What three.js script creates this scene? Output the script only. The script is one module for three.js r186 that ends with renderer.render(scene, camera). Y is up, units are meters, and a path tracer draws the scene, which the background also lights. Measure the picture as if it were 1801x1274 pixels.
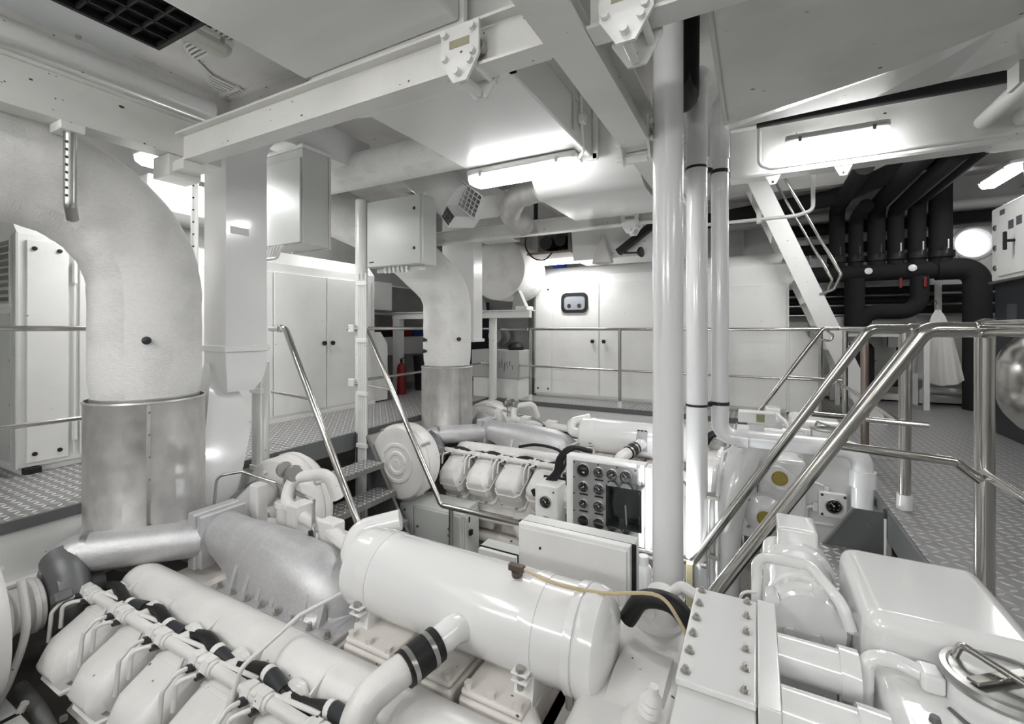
import * as THREE from 'three';
import { RoundedBoxGeometry } from 'three/addons/geometries/RoundedBoxGeometry.js';
import { mergeGeometries, toCreasedNormals } from 'three/addons/utils/BufferGeometryUtils.js';
import { RectAreaLightUniformsLib } from 'three/addons/lights/RectAreaLightUniformsLib.js';

// ---------------------------------------------------------------- camera, light, exposure
const scene = new THREE.Scene();
const camera = new THREE.PerspectiveCamera(76.84, 1801 / 1274, 0.05, 60);
camera.position.set(0, 1.05, 0);
camera.rotation.y = 0.4916;
camera.setViewOffset(1801, 1274, 0, 59, 1801, 1274);      // level camera with a shifted lens: verticals stay vertical
scene.add(camera);
const renderer = new THREE.WebGLRenderer({ antialias: true });
renderer.toneMapping = THREE.LinearToneMapping;
renderer.toneMappingExposure = 1.85;
renderer.shadowMap.enabled = true;
RectAreaLightUniformsLib.init();
scene.background = new THREE.Color(0.92, 0.95, 1.0);          // bright overcast sky, seen through the porthole only
const LAMP = 19;                                            // luminance of a lit fluorescent fitting

// ---------------------------------------------------------------- helpers
// world: x = along the engines (u), y up, z = -v (v runs away from the viewer across the ship)
let seed = 7; const rnd = () => { seed = (seed * 16807) % 2147483647; return (seed - 1) / 2147483646; };
const P = (u, y, v) => new THREE.Vector3(u, y, -v);
const A3 = a => P(a[0], a[1], a[2]);
const used = {};
function numbered(n) { if (!(n in used)) { used[n] = 0; return n; } used[n]++; return n + '_' + String(used[n]).padStart(3, '0'); }
function clean(g) {
  g = g.index ? g.toNonIndexed() : g;
  for (const k of Object.keys(g.attributes)) if (!['position', 'normal', 'uv'].includes(k)) g.deleteAttribute(k);
  if (!g.attributes.normal) g.computeVertexNormals();
  if (!g.attributes.uv) g.setAttribute('uv', new THREE.BufferAttribute(new Float32Array(g.attributes.position.count * 2), 2));
  g.morphAttributes = {}; return g;
}
function triplanar(g) {
  const p = g.attributes.position, uv = g.attributes.uv, a = new THREE.Vector3(), b = new THREE.Vector3(), c = new THREE.Vector3();
  for (let i = 0; i < p.count; i += 3) {
    a.fromBufferAttribute(p, i); b.fromBufferAttribute(p, i + 1); c.fromBufferAttribute(p, i + 2);
    const n = b.clone().sub(a).cross(c.clone().sub(a)); const x = Math.abs(n.x), y = Math.abs(n.y), z = Math.abs(n.z);
    [a, b, c].forEach((q, k) => { if (y >= x && y >= z) uv.setXY(i + k, q.x, q.z); else if (x >= z) uv.setXY(i + k, q.z, q.y); else uv.setXY(i + k, q.x, q.y); });
  }
}
function obj(name, geos, mat, parent, label) {
  geos = (Array.isArray(geos) ? geos.flat(9) : [geos]).map(clean);
  const g = geos.length > 1 ? mergeGeometries(geos) : geos[0];
  if (!mat.userData.ownUv && !g.userData.keepUv) triplanar(g);
  const m = new THREE.Mesh(g, mat); m.name = name; m.castShadow = m.receiveShadow = true;
  if (label) m.userData.label = label;
  if (parent) parent.add(m);
  return m;
}
function objs(name, geos, mat, parent, label) { geos.forEach(g => obj(name, g, mat, parent, label)); }
function thing(name, label, category, group, kind) {
  const o = new THREE.Group(); o.name = numbered(name); scene.add(o);
  o.userData = { label, category }; if (group) o.userData.group = group; if (kind) o.userData.kind = kind;
  todo.push(o); return o;
}
const todo = [];
function settle() {                       // move every thing's origin to its base
  for (const o of todo) {
    const b = new THREE.Box3().setFromObject(o); if (b.isEmpty()) continue;
    const c = new THREE.Vector3((b.min.x + b.max.x) / 2, b.min.y, (b.min.z + b.max.z) / 2);
    const was = o.position.clone(); o.position.copy(c); const d = c.sub(was);
    for (const k of o.children) k.position.sub(d);
  }
}
function single(name, geos, mat, label, category, group) {   // a thing made of one piece
  const m = obj(numbered(name), geos, mat, scene); m.userData = { label, category }; if (group) m.userData.group = group;
  m.geometry.computeBoundingBox(); const b = m.geometry.boundingBox; const c = new THREE.Vector3((b.min.x + b.max.x) / 2, b.min.y, (b.min.z + b.max.z) / 2);
  m.geometry.translate(-c.x, -c.y, -c.z); m.position.copy(c); return m;
}
function struct(name, geos, mat, label) { const m = obj(name, geos, mat, scene); m.userData = { kind: 'structure', label, category: name.split('_')[0] }; return m; }
function copyThing(src, name, du, dv, label) {
  const c = src.clone(); c.name = numbered(name); c.position.x += du; c.position.z -= dv; scene.add(c);
  c.userData = { ...src.userData, label }; todo.push(c); return c;
}
// box given by its extents
function box(u0, u1, y0, y1, v0, v1, r = 0) {
  const w = Math.abs(u1 - u0), h = Math.abs(y1 - y0), d = Math.abs(v1 - v0);
  const rr = Math.min(r, w / 2.01, h / 2.01, d / 2.01);
  const g = rr > 0 ? new RoundedBoxGeometry(w, h, d, 2, rr) : new THREE.BoxGeometry(w, h, d);
  g.translate((u0 + u1) / 2, (y0 + y1) / 2, -(v0 + v1) / 2); return g;
}
const boxAt = (c, w, h, d, r, rx = 0, ry = 0, rz = 0) => {   // centred box with rotation
  const g = r ? new RoundedBoxGeometry(w, h, d, 2, r) : new THREE.BoxGeometry(w, h, d);
  g.applyMatrix4(new THREE.Matrix4().makeRotationFromEuler(new THREE.Euler(rx, ry, rz))); g.translate(c[0], c[1], -c[2]); return g;
};
function ringLoft(rings, { capA = true, capB = true, crease = 0.6, closed = true } = {}) {
  const pos = []; const put = (...q) => q.forEach(p => pos.push(p.x, p.y, p.z));
  const n = rings[0].length;
  for (let i = 0; i < rings.length - 1; i++) for (let j = 0; j < (closed ? n : n - 1); j++) {
    const a = rings[i][j], b = rings[i][(j + 1) % n], c = rings[i + 1][(j + 1) % n], d = rings[i + 1][j];
    put(a, b, c); put(a, c, d);
  }
  const cap = (r, flip) => {
    const o = r[0], e1 = new THREE.Vector3(), nn = new THREE.Vector3();
    for (let j = 0; j < n; j++) nn.add(r[j].clone().sub(o).cross(r[(j + 1) % n].clone().sub(o)));
    if (nn.lengthSq() < 1e-14) return; nn.normalize();
    e1.copy(Math.abs(nn.y) < 0.9 ? new THREE.Vector3(0, 1, 0) : new THREE.Vector3(1, 0, 0)).cross(nn).normalize();
    const e2 = nn.clone().cross(e1);
    const pts = r.map(p => new THREE.Vector2(p.clone().sub(o).dot(e1), p.clone().sub(o).dot(e2)));
    for (const t of THREE.ShapeUtils.triangulateShape(pts, [])) flip ? put(r[t[2]], r[t[1]], r[t[0]]) : put(r[t[0]], r[t[1]], r[t[2]]);
  };
  if (closed && capA) cap(rings[0], true); if (closed && capB) cap(rings[rings.length - 1], false);
  let g = new THREE.BufferGeometry(); g.setAttribute('position', new THREE.BufferAttribute(new Float32Array(pos), 3));
  return toCreasedNormals(g, crease);
}
function frame(dir) {
  const d = dir.clone().normalize(), a = Math.abs(d.y) < 0.9 ? new THREE.Vector3(0, 1, 0) : new THREE.Vector3(1, 0, 0);
  const e1 = a.cross(d).normalize(), e2 = d.clone().cross(e1); return [d, e1, e2];
}
function circle(c, e1, e2, r, n, r2 = r) { const o = []; for (let i = 0; i < n; i++) { const t = i / n * Math.PI * 2; o.push(c.clone().addScaledVector(e1, Math.cos(t) * r).addScaledVector(e2, Math.sin(t) * r2)); } return o; }
// body of revolution: profile of [distance along axis, radius]
function lathe(profile, origin, dir, n = 28, crease = 0.6) {
  const o = A3(origin), [d, e1, e2] = frame(P(...dir));
  const z = profile[profile.length - 1], ring = Math.abs(z[0] - profile[0][0]) + Math.abs(z[1] - profile[0][1]) < 1e-6;
  return ringLoft(profile.map(([h, r]) => circle(o.clone().addScaledVector(d, h), e1, e2, Math.max(r, 1e-4), n)), { crease, capA: !ring, capB: !ring });
}
const rod = (a, b, r, n = 16, r2 = r) => { const p = A3(a), q = A3(b), [, e1, e2] = frame(q.clone().sub(p)); return ringLoft([circle(p, e1, e2, r, n), circle(q, e1, e2, r2, n)]); };
const bolt = (p, dir, r = 0.012, h = 0.012) => { const d = P(...dir).normalize(), o = A3(p), [, e1, e2] = frame(d); return ringLoft([circle(o, e1, e2, r, 6), circle(o.clone().addScaledVector(d, h), e1, e2, r, 6)]); };
// pipe through corner points, corners rounded with radius bend
function pathPoints(pts, bend, k = 7) {
  const p = pts.map(A3), out = [p[0]];
  for (let i = 1; i < p.length - 1; i++) {
    const a = p[i - 1].clone().sub(p[i]), b = p[i + 1].clone().sub(p[i]); const la = a.length(), lb = b.length(); a.normalize(); b.normalize();
    const half = Math.acos(THREE.MathUtils.clamp(a.dot(b), -1, 1)) / 2;
    if (half > 1.55 || bend <= 0) { out.push(p[i]); continue; }
    const t = Math.min(bend / Math.tan(half), la * 0.49, lb * 0.49); const r = t * Math.tan(half);
    const ctr = p[i].clone().add(a.clone().add(b).normalize().multiplyScalar(r / Math.sin(half)));
    const s = p[i].clone().addScaledVector(a, t).sub(ctr), e = p[i].clone().addScaledVector(b, t).sub(ctr); const ang = Math.acos(THREE.MathUtils.clamp(s.dot(e) / (r * r), -1, 1));
    for (let j = 0; j <= k; j++) { const w = j / k, sa = Math.sin((1 - w) * ang) / Math.sin(ang), sb = Math.sin(w * ang) / Math.sin(ang); out.push(ctr.clone().addScaledVector(s, sa).addScaledVector(e, sb)); }
  }
  out.push(p[p.length - 1]); return out;
}
function sweep(pts, r, n = 12) {
  const R = i => Array.isArray(r) ? r[i] : r; const rings = []; let e1 = null;
  for (let i = 0; i < pts.length; i++) {
    const d = pts[Math.min(i + 1, pts.length - 1)].clone().sub(pts[Math.max(i - 1, 0)]).normalize();
    if (!e1) e1 = frame(d)[1]; else { e1 = e1.clone().addScaledVector(d, -e1.dot(d)).normalize(); }
    rings.push(circle(pts[i], e1, d.clone().cross(e1), R(i), n));
  }
  return ringLoft(rings, { crease: 0.9 });
}
const pipe = (pts, r, bend = 0.05, n = 14, k = 7) => sweep(pathPoints(pts, bend, k), r, n);
const smooth = (pts, r, n = 10, m = 40) => sweep(new THREE.CatmullRomCurve3(pts.map(A3)).getPoints(m), r, n);
// extruded outline: axis 'u' takes [v,y] points, 'v' takes [u,y], 'y' takes [u,v]
function prism(poly, axis, a, b, crease = 0.4) {
  const f = axis === 'u' ? (q, t) => P(t, q[1], q[0]) : axis === 'v' ? (q, t) => P(q[0], q[1], t) : (q, t) => P(q[0], t, q[1]);
  return ringLoft([poly.map(q => f(q, a)), poly.map(q => f(q, b))], { crease });
}
const ibeam = (axis, c, y0, y1, w, a, b, tf = 0.012, tw = 0.01) => {      // c: centre across; a..b along
  const h = w / 2, t = tw / 2;
  return prism([[c - h, y0], [c + h, y0], [c + h, y0 + tf], [c + t, y0 + tf], [c + t, y1 - tf], [c + h, y1 - tf], [c + h, y1], [c - h, y1], [c - h, y1 - tf], [c - t, y1 - tf], [c - t, y0 + tf], [c - h, y0 + tf]], axis, a, b);
};
function rrect(w, h, r, n = 4) {           // rounded rectangle outline, centred
  const o = []; for (const [sx, sy, a0] of [[1, 1, 0], [-1, 1, 1], [-1, -1, 2], [1, -1, 3]]) for (let i = 0; i <= n; i++) { const t = (a0 + i / n) * Math.PI / 2; o.push([sx * (w / 2 - r) + Math.cos(t) * r, sy * (h / 2 - r) + Math.sin(t) * r]); }
  return o;
}

// ---------------------------------------------------------------- materials
function noiseGrid(n, oct, s0) {            // tiling value noise 0..1
  const out = new Float32Array(n * n); let amp = 1, tot = 0, c = s0;
  for (let o = 0; o < oct; o++) {
    const g = Array.from({ length: c * c }, rnd);
    for (let y = 0; y < n; y++) for (let x = 0; x < n; x++) {
      const fx = x / n * c, fy = y / n * c, x0 = Math.floor(fx), y0 = Math.floor(fy); let tx = fx - x0, ty = fy - y0; tx = tx * tx * (3 - 2 * tx); ty = ty * ty * (3 - 2 * ty);
      const q = (i, j) => g[((y0 + j) % c) * c + (x0 + i) % c];
      out[y * n + x] += amp * ((q(0, 0) * (1 - tx) + q(1, 0) * tx) * (1 - ty) + (q(0, 1) * (1 - tx) + q(1, 1) * tx) * ty);
    }
    tot += amp; amp *= 0.5; c *= 2;
  }
  for (let i = 0; i < out.length; i++) out[i] /= tot; return out;
}
function tex(n, f, srgb, size) {            // f(x,y) -> [r,g,b] 0..1 ; size = metres a tile
  const d = new Uint8Array(n * n * 4);
  for (let y = 0; y < n; y++) for (let x = 0; x < n; x++) { const c = f(x, y), i = (y * n + x) * 4; for (let k = 0; k < 3; k++) d[i + k] = Math.max(0, Math.min(255, Math.round(c[k] * 255))); d[i + 3] = 255; }
  const t = new THREE.DataTexture(d, n, n); t.wrapS = t.wrapT = THREE.RepeatWrapping; t.magFilter = THREE.LinearFilter; t.minFilter = THREE.LinearMipmapLinearFilter; t.generateMipmaps = true;
  t.repeat.set(1 / size, 1 / size); if (srgb) t.colorSpace = THREE.SRGBColorSpace; t.needsUpdate = true; return t;
}
const N1 = noiseGrid(256, 5, 4), N2 = noiseGrid(256, 5, 8), N3 = noiseGrid(256, 3, 64);
const at = (N, x, y) => N[(y & 255) * 256 + (x & 255)];
// paint with sparse chips and faint soiling
function paintMap(base, chips, soil) {
  const n = 512, spots = []; for (let i = 0; i < chips; i++) spots.push([rnd() * n, rnd() * n, 0.6 + rnd() * rnd() * 2.6, rnd() * 3]);
  const chip = new Uint8Array(n * n);
  for (const [cx, cy, r, e] of spots) for (let y = -8; y <= 8; y++) for (let x = -8; x <= 8; x++) if (x * x / (r * r * (1 + e)) + y * y / (r * r) < 1) chip[(((cy + y) | 0) + n) % n * n + (((cx + x) | 0) + n) % n] = 1;
  return tex(n, (x, y) => {
    if (chip[y * n + x]) return [0.23, 0.2, 0.18];
    const a = at(N1, x >> 1, y >> 1), b = at(N3, x, y); const k = 1 - soil * Math.max(0, a - 0.45) * 1.6 - 0.015 * b;
    return [base[0] * k, base[1] * (k - soil * 0.03 * a), base[2] * (k - soil * 0.08 * a)];
  }, true, 1.3);
}
const S = (o, own) => { const m = new THREE.MeshPhysicalMaterial(o); if (own) m.userData.ownUv = true; return m; };
const white = S({ map: paintMap([0.925, 0.925, 0.918], 26, 0.05), roughness: 0.28, clearcoat: 0.3, clearcoatRoughness: 0.15 });
const cream = S({ map: paintMap([0.915, 0.91, 0.9], 44, 0.12), roughness: 0.36, clearcoat: 0.15, clearcoatRoughness: 0.25 });
const blockPaint = S({ map: paintMap([0.885, 0.868, 0.85], 90, 0.22), roughness: 0.45 });
const gloss = S({ color: '#ebebea', roughness: 0.16, clearcoat: 0.6, clearcoatRoughness: 0.06 });
const pillarPaint = S({ color: '#f1f1f2', roughness: 0.22, clearcoat: 0.5, clearcoatRoughness: 0.1 });
const cabinet = S({ map: paintMap([0.93, 0.93, 0.922], 8, 0.05), roughness: 0.38 });
const boxGrey = S({ color: '#cacdc9', roughness: 0.33 });
const ductPaint = S({ color: '#e2e2e0', roughness: 0.26, clearcoat: 0.25, clearcoatRoughness: 0.2 });
const beamPaint = S({ map: paintMap([0.9, 0.9, 0.885], 60, 0.08), roughness: 0.34 });
const hull = S({ map: paintMap([0.9, 0.9, 0.895], 20, 0.1), roughness: 0.45 });
const ceilPaint = S({ map: paintMap([0.89, 0.887, 0.88], 20, 0.1), roughness: 0.5 });
const shade = S({ color: '#c9cac6', roughness: 0.4 }), saddleGrey = S({ color: '#9fa09f', roughness: 0.5 });
const lagMap = tex(256, (x, y) => { const a = at(N1, x, y), b = at(N3, x, y * 4), k = 0.94 - 0.17 * Math.max(0, a - 0.5) - 0.05 * b; return [k, k * 0.997, k * 0.985]; }, true, 0.8);
const lagBump = tex(256, (x, y) => { const v = 0.5 * at(N2, x, y) + 0.5 * at(N3, x >> 1, y * 2); return [v, v, v]; }, false, 0.4);
const lagging = S({ map: lagMap, bumpMap: lagBump, bumpScale: 0.006, roughness: 0.85 });
const galvMap = tex(256, (x, y) => { const a = at(N1, x, y), b = at(N2, x * 2, y), k = 0.78 + 0.16 * a - 0.1 * b; return [k, k * 0.995, k * 0.985]; }, true, 0.7);
const galvR = tex(256, (x, y) => { const v = 0.3 + 0.3 * at(N2, x, y); return [v, v, v]; }, false, 0.5);
const galv = S({ map: galvMap, roughnessMap: galvR, roughness: 1, metalness: 0.75 });
const castMap = tex(256, (x, y) => { const a = at(N1, x, y), b = at(N3, x, y), k = 0.78 + 0.1 * a - 0.06 * b; return [k, k * 0.998, k * 1.004]; }, true, 0.5);
const cast = S({ map: castMap, bumpMap: lagBump, bumpScale: 0.0012, roughness: 0.5, metalness: 0.6 });
const darkCast = S({ color: '#747576', roughness: 0.45, metalness: 0.5 });
const steel = S({ color: '#c4c2bd', roughness: 0.16, metalness: 1 });
const brushed = S({ color: '#b4b4b2', roughness: 0.34, metalness: 1 });
const stairSteel = S({ map: galvMap, color: '#a9a9a7', roughness: 0.5, metalness: 0.6 });
const greySteel = S({ color: '#6d6f6f', roughness: 0.5, metalness: 0.3 });
const boltSteel = S({ color: '#b8b6b0', roughness: 0.35, metalness: 0.9 });
const black = S({ color: '#161617', roughness: 0.6 });
const rubber = S({ color: '#0f0f10', roughness: 0.5 });
const foam = S({ color: '#1b1b1c', roughness: 0.9 });
const darkGlass = S({ color: '#202326', roughness: 0.08, metalness: 0, clearcoat: 1 });
const panelDark = S({ color: '#2b2d30', roughness: 0.45 });
const alu = S({ map: castMap, color: '#dadada', roughness: 0.38, metalness: 0.7 });
const copper = S({ color: '#a2948b', roughness: 0.3, metalness: 0.95 });
const brass = S({ color: '#b3a25c', roughness: 0.4, metalness: 0.7 });
const redPaint = S({ color: '#7d181c', roughness: 0.4 });
const bluePaint = S({ color: '#20366e', roughness: 0.5 });
const blueBag = S({ color: '#2d47b0', roughness: 0.35 });
const cloth = S({ color: '#dcdbd8', roughness: 0.95 });
const clearTube = S({ color: '#d9c9a2', roughness: 0.3, transmission: 0.2, thickness: 0 });
const cardboard = S({ color: '#b9bab8', roughness: 0.8 });
const floorPaint = S({ map: paintMap([0.66, 0.65, 0.635], 60, 0.4), roughness: 0.6 });
const under = S({ map: paintMap([0.915, 0.915, 0.905], 40, 0.08), roughness: 0.6 });
// chequered aluminium plate: staggered lens-shaped bars
function tread(dark, lightc) {
  const n = 256, h = new Float32Array(n * n);
  for (let y = 0; y < n; y++) for (let x = 0; x < n; x++) {
    let m = 0; for (const [cx, cy, a] of [[64, 64, 0.7], [192, 64, -0.7], [64, 192, -0.7], [192, 192, 0.7]]) {
      let dx = x - cx, dy = y - cy; dx -= Math.round(dx / n) * n; dy -= Math.round(dy / n) * n;
      const p = dx * Math.cos(a) + dy * Math.sin(a), q = -dx * Math.sin(a) + dy * Math.cos(a); const w = 25 * (1 - (p / 58) ** 2); if (Math.abs(p) < 58 && Math.abs(q) < w) m = Math.max(m, 1 - (q / w) ** 2);
    } h[y * n + x] = m;
  }
  const bump = tex(n, (x, y) => { const v = Math.sqrt(h[y * n + x]); return [v, v, v]; }, false, 0.11);
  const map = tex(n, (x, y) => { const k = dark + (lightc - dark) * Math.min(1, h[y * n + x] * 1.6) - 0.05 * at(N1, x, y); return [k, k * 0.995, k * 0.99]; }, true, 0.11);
  return S({ map, bumpMap: bump, bumpScale: 0.003, roughness: 0.42, metalness: 0.35 });
}
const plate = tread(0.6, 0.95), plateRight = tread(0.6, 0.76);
const glow = (k) => { const m = new THREE.MeshStandardMaterial({ color: '#ffffff', emissive: '#ffffff', emissiveIntensity: k, roughness: 0.3 }); m.userData.ownUv = true; return m; };
const lampGlow = glow(10), offLens = S({ color: '#e3e4dc', roughness: 0.25, transmission: 0.25, thickness: 0 });
// dial faces
function dial(kind) {
  const c = document.createElement('canvas'); c.width = c.height = 128; const g = c.getContext('2d');
  g.fillStyle = '#101112'; g.fillRect(0, 0, 128, 128); g.strokeStyle = '#d8d8d4'; g.fillStyle = '#d8d8d4'; g.translate(64, 64);
  if (kind === 'counter') { g.fillStyle = '#4b4f4e'; g.fillRect(-30, -30, 60, 24); g.fillStyle = '#c9c9c6'; g.fillRect(-12, 14, 24, 16); }
  else if (kind === 'blank') { g.fillStyle = '#0b0b0d'; g.fillRect(-64, -64, 128, 128); }
  else {
    for (let i = 0; i <= 20; i++) { const t = (135 + i * 13.5) * Math.PI / 180, r = i % 5 ? 46 : 38; g.lineWidth = i % 5 ? 2 : 4; g.beginPath(); g.moveTo(Math.cos(t) * r, Math.sin(t) * r); g.lineTo(Math.cos(t) * 54, Math.sin(t) * 54); g.stroke(); }
    const t = (kind === 'low' ? 150 : 230) * Math.PI / 180; g.lineWidth = 5; g.beginPath(); g.moveTo(0, 0); g.lineTo(Math.cos(t) * 44, Math.sin(t) * 44); g.stroke(); g.beginPath(); g.arc(0, 0, 9, 0, 7); g.fill();
    g.font = '14px sans-serif'; g.textAlign = 'center'; g.fillText(kind === 'low' ? 'bar' : '°C', 0, 38);
  }
  const t = new THREE.CanvasTexture(c); t.colorSpace = THREE.SRGBColorSpace; return S({ map: t, roughness: 0.15, clearcoat: 1 }, true);
}
const dialBar = dial('low'), dialTemp = dial('temp'), dialCount = dial('counter'), dialBlank = dial('blank');
function disc(c, r, dir, n = 28) {           // flat dial face, uv over the disc
  const g = new THREE.CircleGeometry(r, n); const q = new THREE.Quaternion().setFromUnitVectors(new THREE.Vector3(0, 0, 1), P(...dir).normalize()); g.applyQuaternion(q); g.translate(c[0], c[1], -c[2]); g.userData.keepUv = true; return g;
}
// ---------------------------------------------------------------- the room
const U0 = -6.0, U1 = 5.0, V0 = -2.2, V1 = 8.7, YF = -1.5, YC = 3.2;
struct('floor', box(U0, U1, YF - 0.1, YF, V0, V1), floorPaint, 'grey painted bilge floor under the two engines');
struct('ceiling', box(U0, U1, YC, YC + 0.1, V0, V1), ceilPaint, 'off-white painted deckhead above the engine room');
struct('wall_left', box(U0 - 0.1, U0, YF, YC, V0, V1), hull, 'white bulkhead behind the left machinery enclosures');
struct('wall_right', box(U1, U1 + 0.1, YF, YC, V0, V1), hull, 'white bulkhead at the right end of the room');
struct('wall_near', box(U0, U1, YF, YC, V0 - 0.1, V0), hull, 'white hull side behind the viewer');
{
  const s = new THREE.Shape(); s.moveTo(U0, YF); s.lineTo(U1, YF); s.lineTo(U1, YC); s.lineTo(U0, YC); s.closePath();
  const h = new THREE.Path(); h.absarc(2.68, 2.25, 0.2, 0, Math.PI * 2, true); s.holes.push(h);
  const g = new THREE.ExtrudeGeometry(s, { depth: 0.12, bevelEnabled: false, curveSegments: 32 }); g.translate(0, 0, -V1 - 0.12);
  struct('wall_far', g, hull, 'white hull side with the round porthole');
  const w = thing('window_1', 'round white porthole in the hull beside the black pipes', 'porthole', null, 'structure');
  obj('porthole_frame', [lathe([[0, 0.2], [0, 0.245], [0.035, 0.24], [0.04, 0.215], [0.02, 0.2], [0, 0.2]], [2.68, 2.25, V1], [0, 0, -1], 36), box(2.44, 2.5, 2.06, 2.13, V1 - 0.05, V1, 0.01), box(2.86, 2.92, 2.06, 2.13, V1 - 0.05, V1, 0.01)], white, w);
  obj('porthole_glass', lathe([[0, 0.2], [0.008, 0.2]], [2.68, 2.25, V1 + 0.06], [0, 0, -1], 36), S({ color: '#ffffff', roughness: 0.02, transmission: 1, thickness: 0 }), w);
}
// decks of chequer plate, each plate a piece
function deck(name, label, u0, u1, v0, v1, nu, nv, mat) {
  const g = thing(name, label, 'floor', null, 'structure');
  const du = (u1 - u0) / nu, dv = (v1 - v0) / nv;
  for (let i = 0; i < nu; i++) for (let j = 0; j < nv; j++) obj('deck_plate', box(u0 + i * du + 0.002, u0 + (i + 1) * du - 0.002, -0.012, (i + j) % 2 ? 0 : -0.0012, v0 + j * dv + 0.002, v0 + (j + 1) * dv - 0.002), mat, g);
  obj('deck_backing', box(u0, u1, -0.03, -0.012, v0, v1), under, g);
  return g;
}
deck('floor_001', 'chequer plate walkway along the left enclosures', U0, -3.6, V0, V1, 2, 9, plate);
deck('floor_002', 'chequer plate walkway in front of the far generator enclosure', -3.6, 0.68, 5.95, V1, 4, 2, plate);
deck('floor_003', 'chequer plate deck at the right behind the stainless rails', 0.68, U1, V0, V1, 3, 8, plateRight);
deck('floor_004', 'chequer plate walkway under the viewer', -3.6, 0.68, V0, -0.15, 4, 1, plate);
// deck edge girders
function deckEdge(n, label, along, c, a, b, side) {
  const g = thing('trim_' + n, label, 'deck edge', null, 'structure');
  const s = side; const o = (x0, x1, y0, y1, r) => along === 'v' ? box(c + s * x0, c + s * x1, y0, y1, a, b, r) : box(a, b, y0, y1, c + s * x0, c + s * x1, r);
  obj('edge_angle', o(0.001, 0.03, -0.06, 0.002, 0.002), greySteel, g);
  obj('girder', [o(-0.01, 0.012, -0.33, -0.061), o(-0.06, 0.07, -0.35, -0.331)], white, g);
}
deckEdge(1, 'dark steel edge angle over white girder of the left walkway', 'v', -3.6, V0, 2.45, 1);
deckEdge(2, 'dark steel edge angle of the left walkway beyond the stairs', 'v', -3.6, 3.37, 5.9, 1);
struct('trim_16', box(-3.6, -3.585, -0.17, -0.001, 2.46, 3.36), greySteel, 'dark steel riser plate at the head of the left stairs');
struct('trim_17', box(0.665, 0.68, -0.17, -0.001, 2.44, 3.36), greySteel, 'dark steel riser plate at the head of the right stairs');
deckEdge(3, 'pale edge and white girder of the far walkway', 'u', 5.95, -3.5, 0.6, -1);
deckEdge(4, 'dark steel edge angle of the right deck near the viewer', 'v', 0.68, V0, 2.42, -1);
deckEdge(5, 'dark steel edge angle of the right deck past the stairs', 'v', 0.68, 3.37, 5.9, -1);
// deck stringers below, lighting the bilge from being empty
for (const [i, c] of [[6, 6.4], [7, 7.6]]) struct('trim_' + i, ibeam('u', c, -0.34, -0.031, 0.12, -5.9, 4.9), under, 'white stringer under the far walkway at v ' + c).userData.label = i === 6 ? 'white stringer under the far walkway, nearer one' : 'white stringer under the far walkway, farther one';
// ceiling framing
{
  const list = [['v', -4.4, 2.95, 0.16], ['v', -2.9, 2.98, 0.12], ['v', 1.6, 2.95, 0.14], ['v', 3.2, 2.95, 0.14]];
  list.forEach(([ax, c, y, w], i) => struct('trim_' + (8 + i), ibeam(ax, c, y, YC, w, V0 + 0.01, V1 - 0.01), ceilPaint, ['deckhead beam above the left walkway', 'deckhead beam above the engine drums', 'deckhead beam right of the centre', 'deckhead beam above the right deck'][i]));
  for (const [i, v, y] of [[12, 2.55, 2.9], [13, 5.4, 2.9], [14, 7.2, 2.9]]) struct('trim_' + i, ibeam('u', v, y, YC, 0.14, U0 + 0.01, U1 - 0.01), ceilPaint, { 12: 'deckhead beam crossing over the near duct', 13: 'deckhead beam crossing behind the far hoist beam', 14: 'deckhead beam crossing before the porthole' }[i]);
}
// hull frames and ledges on the far side
{
  const g = thing('trim_15', 'white hull frames and ledge along the porthole wall', 'hull frame', null, 'structure');
  for (const u of [-5.2, -4.2, -3.2, -2.2, -1.2, -0.2, 0.75]) obj('frame_rib', box(u - 0.01, u + 0.01, 0.02, 3.1, 8.55, 8.7), hull, g);
  obj('ledge', box(0.6, 4.9, 0.3, 0.34, 8.45, 8.7, 0.005), hull, g);
  obj('ledge', box(0.6, 4.9, 0.02, 0.1, 8.35, 8.7, 0.01), hull, g);
}
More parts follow.
